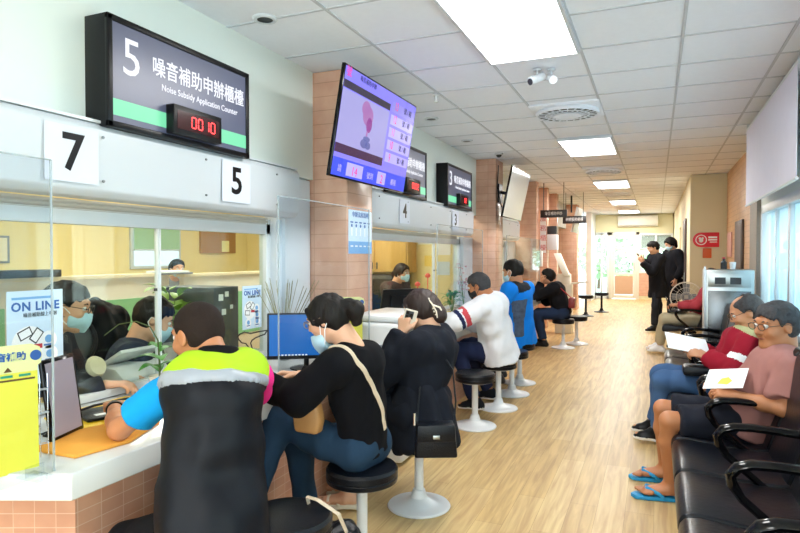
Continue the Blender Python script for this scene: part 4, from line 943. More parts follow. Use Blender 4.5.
mb = MB(); mb.tube([(-2.25, 1.62, zc + .01), (-2.22, 1.58, zc + .006), (-2.15, 1.55, zc + .006), (-2.18, 1.7, zc + .006), (-2.22, 1.78, zc + .008)], .004, 8); tag(mb.build('black_cable', M_black, None, base=(-2.2, 1.6, zc)), 'thin black cable looped by the tablet stand', 'cable')
def sheet(c, a, w, h, label, m=None, lift=0., name='paper_sheet', t=.0012):
    M = frameM((c[0], c[1], zc + lift), (math.cos(a), math.sin(a), 0), (-math.sin(a), math.cos(a), 0)); mb = MB(); flat(mb, M, -w / 2, -h / 2, w / 2, h / 2, t); return tag(mb.build(name, m or M_paper, None, base=(c[0], c[1], zc + lift)), label, 'paper')
sheet((-1.80, 2.10), .5, .21, .29, 'white form on the counter in front of the man in the vest')
sheet((-1.85, 2.62), .1, .21, .29, 'white paper under the hands of the woman in black')
sheet((-2.12, 2.62), .3, .21, .29, 'white paper sheet in front of the blue screen')
# customer screen showing blue
def monitor(name, label, c, n, w, h, smat, stand_z, tilt=0., group=None, back=False):
    n = Vector(n).normalized(); X = Vector((-n.y, n.x, 0)).normalized(); X = X if not back else X; Y = n.cross(X).normalized()
    t = thing(name, label, 'monitor', (c[0], c[1], stand_z), group); c = Vector(c)
    mb = MB(); mb.obox(c - n * .012, X * w / 2, Y * h / 2, n * .012); mb.obox(c - n * .03, X * w * .3, Y * h * .3, n * .014); mb.build('casing', M_black, t, bevel=.004)
    mb = MB(); mb.obox(c + n * .0008 + Y * .006, X * (w / 2 - .012), Y * (h / 2 - .016), n * .0006); sc = mb.build('screen', smat, t)
    mb = MB(); b = Vector((c.x - n.x * .06, c.y - n.y * .06, stand_z)); mb.tube([b + Vector((0, 0, .01)), c - n * .04], .016, 10); mb.lathe([(.10, 0), (.10, .006), (.03, .012)], b, 28); mb.build('stand', M_black, t)
    return t, X, Y, n, c, sc
blue = mat('blue_desktop_screen', '#2a78d0', .2, emit=.45)
t, X, Y, n, c, sc = monitor('blue_monitor', 'black monitor showing a plain blue desktop, behind the woman in black', (-1.925, 3.08, .965), (.52, -.86, .04), .46, .275, blue, zc)
mb = MB()
for i in range(9): mb.obox(c + n * .002 + X * (-.16 + .02 * i) - Y * .112, X * .006, Y * .004, n * .0003)
mb.build('taskbar_icons', M_paper, sc)
# black keypad lump and cables in front of the glass
t = thing('desk_phone', 'black desk telephone with coiled cable near the blue monitor', 'telephone', (-2.22, 2.72, zc)); M = frameM((-2.22, 2.72, zc), (.5, .86, 0), (-.86, .5, 0))
mb = MB(); mb.prism([(-.09, 0), (.09, 0), (.09, .03), (-.09, .07)], -.08, .08, 0, lambda a, b, c: tuple(M @ Vector((c, a, b)))); mb.build('base', M_dark, t, bevel=.006)
mb = MB(); mb.tube([M @ Vector(p) for p in ((-.06, -.08, .08), (-.06, -.05, .1), (-.06, .05, .1), (-.06, .08, .08))], [.022, .014, .014, .022], 12); mb.build('handset', M_black, t, bevel=0)
mb = MB()
for i in range(4):
    for j in range(3): mb.obox(M @ Vector((-.0 + .025 * j, -.04 + .024 * i, .048 - .0 * i)), M.to_3x3() @ Vector((.009, 0, 0)), M.to_3x3() @ Vector((0, .008, 0)), (0, 0, .006))
mb.build('keypad', M_grey, t)
mb = MB(); mb.tube([(-2.35 + .06 * math.cos(i * .5), 3.0 + .05 * math.sin(i * .55) + .012 * i, zc + .02 + .004 * (i % 5) + .18 * math.sin(i * .14)) for i in range(22)], .0045, 8); tag(mb.build('tangled_cable', M_dark, None, base=(-2.3, 3.1, zc)), 'tangled dark cables under the smaller blue poster', 'cable')
# plant in a pale pot with a bent stem
t = thing('potted_plant', 'small green plant with an arching stem beside the face of the man in the vest', 'plant', (-2.30, 2.30, zc)); c = Vector((-2.30, 2.30, zc))
mb = MB(); mb.lathe([(.035, 0), (.05, .08), (.053, .082), (.047, .07), (.001, .068)], c, 28); mb.build('pot', mat('cream_pot', '#e9e2d0', .4), t)
def leaf(mb, p, d, l, w, mi=0, curl=.3):
    d = Vector(d).normalized(); s_ = d.cross(Vector((0, 0, 1))); s_ = s_.normalized() if s_.length > .01 else Vector((1, 0, 0)); up = s_.cross(d); v = []; f = []; n = 7
    for i in range(n):
        u = i / (n - 1); ww = w * math.sin(PI * min(.98, u * .92 + .06)) ; q = Vector(p) + d * l * u + up * (curl * l * u * (1 - u)) - Vector((0, 0, curl * l * u * u)); v += [q - s_ * ww + up * ww * .3, q, q + s_ * ww + up * ww * .3]
    for i in range(n - 1):
        for k_ in (0, 1): a = i * 3 + k_; f.append((a, a + 1, a + 4, a + 3))
    mb.add(v, f, mi)
rnd = random.Random(4)
mb = MB(); mb.tube([c + Vector(p) for p in ((0, 0, .06), (.0, .0, .15), (-.01, .0, .26), (-.03, -.03, .33), (-.07, -.08, .36), (-.12, -.14, .35), (-.15, -.2, .30))], [.005, .005, .004, .003, .003, .002, .002], 8); mb.build('stem', mat('stem_dark_green', '#4b5b2c', .5), t)
mb = MB()
for z_, a, l in ((.10, 2.6, .12), (.13, .4, .12), (.16, 3.6, .14), (.2, 1.4, .11), (.12, 4.6, .13), (.17, 5.6, .12), (.22, 2.9, .10)): leaf(mb, c + Vector((0, 0, z_)), (math.cos(a), math.sin(a), .35), l, .034)
mb.build('leaf', M_leaf, t); 
# desk things behind the sliding glass
def box_thing(name, label, cat, lo, hi, m, bevel=.006, group=None): mb = MB(); mb.box(lo, hi); return tag(mb.build(name, m, None, base=((lo[0] + hi[0]) / 2, (lo[1] + hi[1]) / 2, min(lo[2], hi[2])), bevel=bevel), label, cat, group)
t = thing('label_printer', 'white desk printer with open lid between the two clerks', 'printer', (-2.75, 2.42, zc)); mb = MB(); mb.prism([(-2.655, zc), (-2.50, zc), (-2.49, zc + .05), (-2.55, zc + .10), (-2.655, zc + .11)], 2.25, 2.58, 0, lambda a, b, c: (a, c, b)); mb.build('body', M_whiteplastic, t, bevel=.01)
mb = MB(); mb.obox((-2.60, 2.41, zc + .15), (.07, 0, .04), (0, .14, 0), (-.004, 0, .008)); mb.build('lid', M_whiteplastic, t, bevel=.003); mb = MB(); mb.box((-2.503, 2.30, zc + .02), (-2.496, 2.53, zc + .035)); mb.build('paper_slot', M_dark, t)
t = thing('desk_fan', 'small cream desk gadget with round head in front of the left clerk', 'desk gadget', (-2.555, 2.14, zc)); mb = MB(); mb.lathe([(.05, 0), (.05, .012), (.012, .02), (.012, .09)], (-2.555, 2.14, zc), 20); mb.build('base', M_cream, t); mb = MB(); mb.lathe([(.001, -.02), (.045, -.018), (.055, 0), (.045, .018), (.001, .02)], (-2.555, 2.14, zc + .135), 24, 0, Matrix.Rotation(1.2, 3, 'Y')); mb.build('round_head', M_cream, t)
t = thing('document_camera', 'white document camera arm standing at the left clerk window', 'document camera', (-2.66, 1.98, zc)); mb = MB(); mb.box((-2.64, 1.90, zc), (-2.52, 2.04, zc + .02)); mb.build('base', M_whiteplastic, t, bevel=.004); mb = MB(); mb.obox((-2.58, 1.93, zc + .12), (.012, 0, 0), (0, .018, .0), (0, -.08, .12)); mb.build('arm', M_whiteplastic, t, bevel=.003); mb = MB(); mb.ball((-2.57, 2.0, zc + .045), .022, 0, 14); mb.build('camera_head', M_dark, t)
t = thing('pen_holder', 'small box of pens on the desk left of the cream gadget', 'pen holder', (-2.55, 1.86, zc)); mb = MB(); mb.box((-2.59, 1.82, zc), (-2.51, 1.92, zc + .05)); mb.build('tray', mat('tan_box', '#cfae80', .6), t, bevel=.003); mb = MB()
for i in range(4): mb.tube([(-2.56 + .012 * i, 1.85 + .01 * i, zc + .04), (-2.57 + .02 * i, 1.84 + .02 * i, zc + .12)], .004, 6)
mb.build('pens', M_nb, t)
box_thing('blue_box', 'small navy blue box by the pen holder', 'box', (-2.52, 1.95, zc), (-2.47, 2.02, zc + .035), M_nb)
t = thing('computer_tower', 'dark grey computer tower with white stickers behind the glass', 'computer', (-2.95, 3.42, zc)); mb = MB(); mb.box((-3.18, 3.20, zc), (-2.72, 3.46, zc + .47)); mb.build('case', mat('tower_grey', '#50565a', .5), t, bevel=.006); mb = MB()
for a, b, s_ in ((3.27, .40, .022), (3.33, .42, .018), (3.30, .30, .02), (3.38, .33, .014)): mb.box((-2.722, a - s_, zc + b - s_), (-2.716, a + s_, zc + b + s_))
mb.build('stickers', M_paper, t)
def pot_plant(name, label, c, h, sp, nl, leafm, potm=M_white, seed=1, leaf_l=.09, w=.03, pot=(.05, .07)):
    t = thing(name, label, 'plant', c); c = Vector(c); r = random.Random(seed); mb = MB(); mb.lathe([(pot[0] * .75, 0), (pot[0], pot[1]), (pot[0] * .9, pot[1] * .85), (.001, pot[1] * .8)], c, 24); mb.build('pot', potm, t)
    mb = MB(); st = MB()
    for i in range(nl):
        a = r.uniform(0, 2 * PI); z_ = r.uniform(.25, 1) * h; p = c + Vector((math.cos(a) * sp * r.uniform(.1, .6), math.sin(a) * sp * r.uniform(.1, .6), pot[1] + z_)); leaf(mb, p, (math.cos(a), math.sin(a), r.uniform(0, .9)), leaf_l * r.uniform(.7, 1.2), w)
        if i % 3 == 0: st.tube([c + Vector((0, 0, pot[1] * .8)), (c + p) / 2 + Vector((0, 0, .02)), p], .0025, 5)
    mb.build('leaf_cluster', leafm, t); st.build('stem', mat('stem_green', '#5c7a34', .6), t); return t
pot_plant('fiddle_plant', 'pale green broad leafed plant behind the glass above the vest man\'s head', (-2.95, 3.09, zc), .36, .14, 26, M_leaf2, M_white, 3, .15, .05, (.08, .10))
t = thing('office_chair', 'grey mesh office chair back beside the clerk with black fringe', 'chair', (-3.35, 2.35, 0)); 
mb = MB(); mb.tube([(-3.16 + .02 * math.cos(a), 2.42 + .21 * math.cos(a), .93 + .17 * math.sin(a)) for a in [2 * PI * i / 24 for i in range(24)]], .014, 8, closed=True); mb.build('back_frame', M_dark, t)
mb = MB(); mb.lathe([(1, 0), (1, .004)], (-3.16, 2.42, .93), 28, 0, Matrix(((0, 0, 1), (.21, 0, 0), (0, .17, 0)))); mb.build('mesh_back', mat('chair_mesh', '#6c7478', .8), t); mb = MB(); mb.box((-3.6, 2.2, .44), (-3.2, 2.62, .50)); mb.build('seat', M_dark, t, bevel=.02); mb = MB(); mb.tube([(-3.4, 2.42, .06), (-3.4, 2.42, .45)], .025)
for i in range(5): a = 2 * PI * i / 5; mb.tube([(-3.4, 2.42, .08), (-3.4 + .27 * math.cos(a), 2.42 + .27 * math.sin(a), .05)], .016); mb.ball((-3.4 + .27 * math.cos(a), 2.42 + .27 * math.sin(a), .028), .028, 0, 8)
mb.tube([(-3.2, 2.42, .46), (-3.15, 2.42, .62), (-3.16, 2.42, .80)], .016); mb.build('base', M_dark, t)
sheet((-2.555, 1.60), .0, .18, .29, 'loose white papers on the desk behind the ON LINE poster', lift=.0)

# low partitions and shelves in the office
def partition(x0, x1, y0, y1, z, label):
    t = thing('office_partition', label, 'partition', ((x0 + x1) / 2, (y0 + y1) / 2, 0)); mb = MB(); mb.box((x0, y0, 0), (x1, y1, z)); mb.build('frame', M_offwhite, t, bevel=.004)
    mb = MB(); n = max(1, round((y1 - y0) / .8)); 
    for i in range(n): a = y0 + (y1 - y0) * i / n + .04; b = y0 + (y1 - y0) * (i + 1) / n - .04; mb.box((x1, a, z * .42), (x1 + .008, b, z - .20))
    mb.build('green_panel', M_greenpanel, t); mb = MB(); mb.box((x0 - .02, y0 - .02, z), (x1 + .03, y1 + .02, z + .03)); mb.build('top_cap', M_cream, t); return t
partition(-4.62, -4.56, 1.4, 4.7, 1.24, 'cream low office partition with green panels behind the left clerk')
partition(-4.62, -4.56, 4.9, 7.2, 1.22, 'cream low office partition with green panels farther along the office')
t = thing('office_shelf', 'long cream cabinet behind the partition under the green blind', 'cabinet', (-6.2, 4, 0)); mb = MB(); mb.box((-6.48, .2, 0), (-6.0, 8.3, .95)); mb.build('body', M_cream, t, bevel=.006); mb = MB()
for i in range(9): mb.box((-5.998, .3 + i * .88, .1), (-5.99, 1.1 + i * .88, .9))
mb.build('door', M_offwhite, t, bevel=.003)
for i, (y, w, h, m, l) in enumerate(((1.9, .55, .13, M_dark, 'long dark box on the office partition, left of the clerk in glasses'), (2.55, .55, .12, M_dark, 'long dark box on the office partition above the clerk in glasses'), (3.2, .5, .10, M_dark, 'long dark box on the partition, rightmost of three'))):
    box_thing('dark_file_box', l, 'box', (-4.7, y - w / 2, 1.271), (-4.5, y + w / 2, 1.271 + h * .6), m, .004, 'dark boxes on the partition')
t = thing('desk_items_tray', 'low tray of papers on the partition top near the blind', 'tray', (-4.6, 4.7, 1.25)); mb = MB(); mb.box((-4.72, 4.5, 1.251), (-4.48, 4.95, 1.27)); mb.build('tray', M_grey, t); mb = MB(); mb.box((-4.7, 4.53, 1.27), (-4.5, 4.92, 1.29)); mb.build('papers', M_paper, t)
t = thing('wall_notice', 'pale framed notice on the yellow office wall behind the clerk in glasses', 'notice', (-6.498, 3.8, 1.36)); mb = MB(); mb.box((-6.498, 3.55, 1.36), (-6.48, 4.35, 1.66)); mb.build('frame', M_grey, t, bevel=.003); mb = MB(); mb.box((-6.48, 3.58, 1.385), (-6.476, 4.32, 1.635)); mb.build('sheet', M_cream, t)
t = thing('green_blind', 'pale green roller blind on the office window', 'blind', (-6.46, 6.35, 1.4)); mb = MB(); mb.box((-6.455, 6.02, 1.52), (-6.445, 6.85, 2.02)); mb.build('blind_sheet', mat('sage_blind', '#a9cfa8', .8), t); mb = MB(); mb.tube([(-6.45, 6.02, 1.52), (-6.45, 6.85, 1.52)], .012); mb.build('bottom_bar', M_white, t)
mb = MB(); mb.box((-6.5, 5.98, 1.26), (-6.47, 6.9, 2.06)); w = struct('window_7', mb, M_white, bevel=.003); mb = MB(); mb.box((-6.469, 6.03, 1.30), (-6.464, 6.85, 2.0)); mb.build('glass_pane', mat('bright_window_pane', '#dff6ff', .3, emit=.8), w)
t = thing('notice_board', 'brown board with a pale yellow note on the office wall', 'board', (-6.49, 7.7, 1.45)); mb = MB(); mb.box((-6.5, 7.32, 1.48), (-6.46, 8.15, 2.10)); mb.build('panel', mat('brown_board', '#b3854f', .7), t, bevel=.004); mb = MB(); mb.box((-6.46, 7.8, 1.5), (-6.457, 7.98, 1.68)); mb.build('note', mat('pale_note', '#f3eeae', .7), t)
def tall_item(y, label): box_thing('white_file_stack', label, 'files', (-4.74, y, 1.256), (-4.5, y + .25, 1.32), M_paper, .003)
# wood cabinets and black lockers at the office end
t = thing('wall_cupboard', 'honey coloured wooden cupboard with two tall doors seen through the middle window', 'cupboard', (-3.75, 8.3, 1.19)); mb = MB(); mb.box((-4.4, 8.15, 1.19), (-3.35, 8.49, 2.2)); mb.build('carcass', M_woodcab, t, bevel=.004); mb = MB(); mb.box((-4.38, 8.13, 1.20), (-3.89, 8.15, 2.19)); mb.build('door', M_woodcab, t, bevel=.004); mb = MB(); mb.box((-3.87, 8.13, 1.20), (-3.37, 8.15, 2.19)); mb.build('door', M_woodcab, t, bevel=.004)
mb = MB(); mb.box((-3.93, 8.115, 1.24), (-3.91, 8.13, 1.34)); mb.box((-3.85, 8.115, 1.24), (-3.83, 8.13, 1.34)); mb.build('handle', M_dark, t)
t = thing('black_cabinet', 'black low cabinet under the wooden cupboard in the middle window', 'cabinet', (-3.9, 8.3, 0)); mb = MB(); mb.box((-4.4, 8.05, 0), (-3.45, 8.49, 1.15)); mb.build('body', M_dark, t, bevel=.004); mb = MB()
for a in (-4.36, -3.91): mb.box((a, 8.04, .05), (a + .42, 8.05, 1.1))
mb.build('door', M_black, t, bevel=.003)
for i, (x, z, w, h, m, l) in enumerate(((-3.2, 1.72, .26, .22, M_paper, 'white notice highest on the office wall right of the wooden cupboard'), (-3.16, 1.36, .12, .16, mat('yellow_note', '#f2cf58', .6), 'small yellow note on the office wall beside the cupboard'), (-2.92, 1.6, .22, .30, M_paper, 'white notice sheet on the office wall, in the middle'), (-2.92, 1.25, .2, .2, M_lb, 'pale sheet low on the office wall'), (-2.68, 1.5, .2, .5, M_cream, 'tall cream notice near the window jamb'))):
    mb = MB(); mb.box((x - w / 2, 8.495, z - h / 2), (x + w / 2, 8.499, z + h / 2)); tag(mb.build('wall_notice', m, None, base=(x, 8.497, z - h / 2)), l, 'notice', 'notices on the office end wall')
# counter 2 things
t, *_ = monitor('black_monitor', 'black monitor turned sideways beside the head of the woman on the phone', (-2.18, 5.10, 1.01), (-.75, .55, .25), .40, .27, M_dark, zc)
online = None
pot_plant('flower_pot', 'yellow flowering green plant on the counter beside the masked man in white', (-2.05, 6.25, zc), .20, .10, 34, M_leaf, mat('yellow_pot', '#e2b92c', .5), 5, .11, .02, (.055, .07))
pot_plant('pink_orchid', 'pink flowering orchid on the counter behind the acrylic screen', (-2.22, 7.25, zc), .50, .13, 26, mat('dusty_pink_petal', '#c9909a', .6), M_white, 7, .07, .018)
t = thing('red_display_rack', 'red tabletop notice with decorations in front of the middle window', 'notice', (-2.28, 6.0, zc)); mb = MB(); mb.box((-2.30, 5.80, zc + .14), (-2.28, 6.25, zc + .30)); mb.build('notice', mat('coral_red_board', '#e0604c', .5), t, bevel=.003); text('lettering', '服務台', .10, frameM((-2.278, 6.02, zc + .22), (0, 1, 0), (0, 0, 1)), M_paper, t); 
for yy in (5.9, 6.15): mb = MB(); mb.tube([(-2.29, yy, zc), (-2.29, yy, zc + .15)], .006); mb.build('support', mat('coral_red_board', '', .5), t)
for yy, zz in ((6.14, .46), (5.84, .38)): mb = MB(); mb.lathe([(.004, -.17), (.007, -.02), (.028, -.01), (.03, .01), (.012, .03)], (-2.29, yy, zc + zz), 16); mb.build('ornament', mat('coral_red_board', '', .5), t)
t = thing('small_bamboo_plant', 'little plant with upright stems near the head of the man in blue', 'plant', (-2.25, 8.9, zc)); mb = MB(); mb.lathe([(.04, 0), (.05, .12), (.001, .11)], (-2.25, 8.9, zc), 20); mb.build('pot', M_white, t); mb = MB()
for i in range(9): leaf(mb, (-2.25, 8.9, zc + .25 + .03 * i), (math.cos(i * 2.4), math.sin(i * 2.4), .7), .13, .016)
mb.build('leaf_cluster', M_leaf, t); mb = MB(); mb.tube([(-2.25, 8.9, zc + .1), (-2.25, 8.9, zc + .5)], .006); mb.build('stem', M_leaf, t)
pot_plant('low_green_plant', 'low bushy green plant on the far counter beside the man in blue', (-1.98, 8.95, zc), .07, .13, 40, M_leaf, M_white, 9, .08, .02, (.05, .05))
t = thing('wire_letter_rack', 'orange wire letter rack standing on the far counter', 'rack', (-1.95, 9.7, zc)); mb = MB()
for z_ in (.02, .16, .30): mb.tube([(-2.05, 9.55, zc + z_), (-1.85, 9.55, zc + z_), (-1.85, 9.85, zc + z_), (-2.05, 9.85, zc + z_)], .007, 6, closed=True)
for x_, y_ in ((-2.05, 9.55), (-1.85, 9.55), (-1.85, 9.85), (-2.05, 9.85)): mb.tube([(x_, y_, zc), (x_, y_, zc + .32)], .007, 6)
mb.build('frame', mat('orange_wire', '#d99262', .5), t); mb = MB(); mb.box((-2.03, 9.6, zc + .03), (-1.87, 9.8, zc + .12)); mb.build('leaflets', M_paper, t)
box_thing('soap_dispenser', 'white wall dispenser mounted on the far tiled pillar', 'dispenser', (-1.995, 10.98, 1.24), (-1.90, 11.12, 1.52), M_whiteplastic, .01)
t = thing('grass_vase', 'dry grass stems in a vase beside the blue monitor', 'vase', (-2.25, 3.33, zc)); mb = MB(); mb.lathe([(.03, 0), (.045, .05), (.025, .12), (.03, .14)], (-2.25, 3.33, zc), 20); mb.build('vase', M_grey, t); mb = MB(); r = random.Random(2)
for i in range(26): a = r.uniform(0, 6.28); e = r.uniform(.05, .30); mb.tube([(-2.25, 3.33, zc + .12), (-2.25 + e * .4 * math.cos(a), 3.33 + e * .5 * math.sin(a), zc + .3), (-2.25 + e * .8 * math.cos(a), 3.33 + e * 1.1 * math.sin(a), zc + .46 + .08 * r.random())], .0018, 5)
mb.build('stems', mat('dry_grass', '#8e8a62', .8), t)
# kiosk and small red vertical banner
t = thing('service_kiosk', 'tall white self service kiosk with tilted panel and side tray far down the counter', 'kiosk', (-1.55, 11.5, 0)); mb = MB(); mb.box((-1.72, 11.35, 0), (-1.42, 11.6, .9)); mb.prism([(11.35, .9), (11.6, .9), (11.55, 1.1), (11.42, 1.1)], -1.70, -1.45, 0, lambda a, b, c: (c, a, b)); mb.build('cabinet', M_offwhite, t, bevel=.01)
mb = MB(); mb.obox((-1.60, 11.42, 1.27), Vector((.05, .04, 0)), Vector((-.09, 0, .21)), Vector((.0, .08, 0))); mb.build('tilted_panel', M_offwhite, t, bevel=.008); mb = MB(); mb.obox((-1.61, 11.375, 1.29), Vector((.03, .0, 0)), Vector((-.07, 0, .16)), Vector((0, .004, 0))); mb.build('screen', mat('kiosk_screen', '#cfd6d2', .2, emit=.4), t)
mb = MB(); mb.obox((-1.30, 11.45, .94), (.14, 0, .02), (0, .10, 0), (0, 0, .015)); mb.build('side_tray', M_offwhite, t, bevel=.004)
t = thing('vertical_banner', 'narrow white banner with red lettering hung on the far tiled pillar', 'banner', (-1.97, 11.6, 1.5)); M = frameM((-1.95, 10.93, 1.90), (1, 0, 0), (0, 0, 1)); mb = MB(); M = frameM((-1.93, 11.3, 1.85), (1, 0, 0), (0, 0, 1)); flat(mb, M, -.055, -.36, .055, .36, .003); mb.build('sheet', M_paper, t)
for i, ch in enumerate('服務櫃檯'): text('lettering', ch, .12, M @ Matrix.Translation((0, .27 - i * .18, .004)), M_red, t)
mb = MB(); mb.tube([(-1.93, 11.3, 2.2), (-1.93, 11.3, HC)], .004, 6); mb.build('cord', M_grey, t)
t = thing('wall_box', 'grey and white equipment box hung under the far signs', 'box', (-1.85, 12.0, 1.85)); mb = MB(); mb.box((-1.975, 12.0, 1.55), (-1.78, 12.2, 1.85)); mb.build('lower_case', M_white, t, bevel=.01); mb = MB(); mb.box((-1.975, 12.02, 1.86), (-1.80, 12.18, 2.02)); mb.build('upper_case', M_dark, t, bevel=.01)

# white floor machine between the counters
t = thing('air_purifier', 'white floor standing machine with ribbed side beside the first tiled pillar', 'appliance', (-1.78, 4.07, 0)); mb = MB(); mb.box((-2.02, 3.74, .02), (-1.58, 4.40, .98)); mb.build('body', M_whiteplastic, t, bevel=.03, seg=3); mb = MB(); mb.box((-2.0, 3.76, .98), (-1.60, 4.38, 1.03)); mb.build('top_cover', M_whiteplastic, t, bevel=.02)
mb = MB()
for i in range(12): mb.box((-1.58, 3.80 + i * .048, .15), (-1.572, 3.825 + i * .048, .90))
mb.build('side_ribs', M_whiteplastic, t, bevel=.002); mb = MB(); mb.box((-1.93, 3.733, .80), (-1.72, 3.74, .83)); mb.build('label', M_grey, t)

# ---------------------------------------------------------------- stools
def make_stool(loc, label, dark=False, h=.46):
    t = thing('dark_stool' if dark else 'round_stool', label, 'stool', loc, 'dark based stools' if dark else 'white based stools'); c = loc
    mb = MB(); mb.lathe([(.001, h - .075), (.155, h - .075), (.168, h - .068), (.170, h - .05), (.166, h - .045), (.170, h - .040), (.170, h - .015), (.160, h - .002), (.14, h), (.001, h + .003)], c, 48); mb.build('seat_cushion', M_leather, t)
    m = M_black if dark else M_whiteplastic
    mb = MB(); mb.lathe([(.12, h - .086), (.12, h - .075)], c, 32); mb.lathe([(.026, .04), (.026, h - .086)], c, 20); mb.build('pole', m, t)
    mb = MB(); mb.lathe([(.178, 0), (.182, .006), (.176, .014), (.13, .020), (.08, .032), (.048, .055), (.034, .10), (.001, .10)], c, 48); mb.build('base', m, t)
    return t
proto = make_stool((-1.29, 1.93, 0), 'empty black round stool beside the man in the vest, white strap lying against it')
for x, y, l in ((-1.42, 1.55, 'round stool under the man in the black and neon vest'), (-1.27, 2.52, 'black round stool the woman in black sits on'), (-1.25, 3.21, 'round stool with white disc base under the woman on the phone'), (-1.40, 4.90, 'empty black round stool in front of the masked man in white'), (-1.36, 5.56, 'round stool the masked man in white sits on'), (-1.37, 6.18, 'empty white based stool behind the man in white'), (-1.41, 6.76, 'round stool under the man in the blue jacket'), (-1.32, 9.58, 'far round stool under the person in a black jacket'), (-1.18, 10.1, 'empty far round stool just behind the person in a black jacket')):
    copy_tree(proto, (x, y, 0), l)
d0 = make_stool((-1.52, 14.8, 0), 'black stool with dark base, nearer of the two beyond the kiosk', True, .50); copy_tree(d0, (-1.26, 16.0, 0), 'black stool with dark base, farther of the two, by the end window')

# ---------------------------------------------------------------- beam seating on the window side
def bench(y0, n, label, legs):
    p = .53; t = thing('waiting_bench', label, 'bench', (.4, y0 + n * p / 2, 0), 'black beam seating')
    for i in range(n):
        a = y0 + i * p + .012; b = y0 + (i + 1) * p - .012
        pr = [(.095, .36), (.085, .385), (.088, .425), (.11, .452), (.16, .458), (.35, .438), (.50, .432), (.56, .44), (.56, .385), (.30, .375), (.14, .36)]
        mb = MB(); mb.prism(pr, a, b, 0, lambda u, v, w_: (u, w_, v)); mb.build('seat', M_seatpad, t, bevel=.014, seg=3)
        pr = [(.535, .43), (.60, .425), (.645, .60), (.665, .75), (.70, .90), (.71, .95), (.685, .965), (.655, .94), (.625, .78), (.60, .62)]
        mb = MB(); mb.prism(pr, a + .01, b - .01, 0, lambda u, v, w_: (u, w_, v)); mb.build('backrest', M_seatback, t, bevel=.012, seg=3)
    for i in range(n + 1):
        y = y0 + i * p
        path = [(.66, y, .655), (.60, y, .668), (.50, y, .676), (.40, y, .680), (.33, y, .676), (.285, y, .660), (.262, y, .630), (.268, y, .595), (.30, y, .545), (.40, y, .46), (.47, y, .40), (.52, y, .36)]
        mb = MB(); mb.tube(path, [.018] * 5 + [.020] * 3 + [.016] * 4, 12, flat=((0, 1, 0), .030)); mb.build('armrest', M_blackgloss, t)
    mb = MB(); mb.box((.42, y0, .30), (.50, y0 + n * p, .36)); mb.build('beam', M_black, t, bevel=.006)
    for yy in legs:
        mb = MB(); mb.tube([(.46, yy, .31), (.46, yy, .06)], .028, 12); mb.tube([(.16, yy, .03), (.30, yy, .05), (.46, yy, .075), (.62, yy, .05), (.74, yy, .03)], .022, 10, flat=((0, 1, 0), .03)); mb.build('leg', M_black, t)
    return t
bench(1.47, 5, 'near black waiting bench with curved armrests, where the man in the pink shirt sits', (1.7, 3.85))
bench(4.28, 5, 'second black waiting bench, where the man in the red jacket sits', (4.5, 6.6))
bench(9.3, 2, 'short far black bench where the person in beige trousers sits', (9.5, 10.2))
# stainless dispenser and its neighbours
t = thing('water_dispenser', 'stainless steel water dispenser cabinet behind the man in the red jacket', 'dispenser', (.68, 7.2, 0)); mb = MB(); mb.box((.47, 6.98, 0), (.92, 7.34, 1.30)); mb.build('cabinet', M_steel, t, bevel=.01)
mb = MB(); mb.box((.50, 6.972, 1.12), (.89, 6.98, 1.27)); mb.build('control_panel', M_steel, t, bevel=.002); mb = MB(); mb.box((.56, 6.968, 1.15), (.66, 6.972, 1.22)); mb.box((.70, 6.968, 1.15), (.80, 6.972, 1.22)); mb.build('display', M_dark, t); mb = MB(); mb.box((.50, 6.974, .30), (.89, 6.98, 1.08)); mb.build('door', mat('dark_steel', '#6d7072', .25, .9), t, bevel=.002)
mb = MB(); mb.box((.46, 6.955, 0), (.478, 6.99, 1.33)); mb.build('edge_post', M_alu, t)
t = thing('bottle', 'small dark bottle on top of the stainless dispenser', 'bottle', (.66, 7.18, 1.30)); mb = MB(); mb.lathe([(.03, 0), (.03, .07), (.012, .09), (.012, .11)], (.66, 7.18, 1.301), 20); mb.build('body', M_dark, t); mb = MB(); mb.lathe([(.014, .11), (.014, .125)], (.66, 7.18, 1.301), 16); mb.build('cap', M_red, t)
t = thing('cup', 'small pale cup on top of the stainless dispenser', 'cup', (.74, 7.15, 1.30)); mb = MB(); mb.lathe([(.025, 0), (.032, .075), (.029, .075), (.022, .005)], (.74, 7.15, 1.301), 20); mb.build('body', M_paper, t)
t = thing('red_sign', 'red round ended wall sign with white symbol on the beige wall', 'sign', (.74, 11.1, 1.6)); M = frameM((.76, 11.095, 1.70), (1, 0, 0), (0, 0, 1)); mb = MB(); pts = [(.19, -.12), (.19, .12), (-.08, .12)] + [(-.08 + .12 * math.cos(a), .12 * math.sin(a)) for a in [PI / 2 + PI * i / 12 for i in range(1, 12)]] + [(-.08, -.12)]
mb.prism(pts[::-1], 0, .012, 0, lambda a, b, c: tuple(M @ Vector((a, b, c)))); mb.build('plate', mat('sign_crimson', '#e0263c', .4), t, bevel=.002)
mb = MB(); mb.lathe([(.085, 0), (.085, .002), (.072, .002), (.072, 0)], M @ Vector((-.075, 0, .013)), 28, 0, M.to_3x3(), cap=False); mb.build('ring', M_paper, t); mb = MB(); disc(mb, M, -.095, .025, .018, .013); disc(mb, M, -.055, .025, .018, .013); disc(mb, M, -.075, -.01, .032, .013); mb.build('symbol', M_paper, t); mb = MB(); flat(mb, M, .03, .025, .16, .055, .001, z=.013); flat(mb, M, .03, -.012, .16, .010, .001, z=.013); flat(mb, M, .05, -.045, .16, -.03, .001, z=.013); mb.build('printed_lines', M_paper, t)
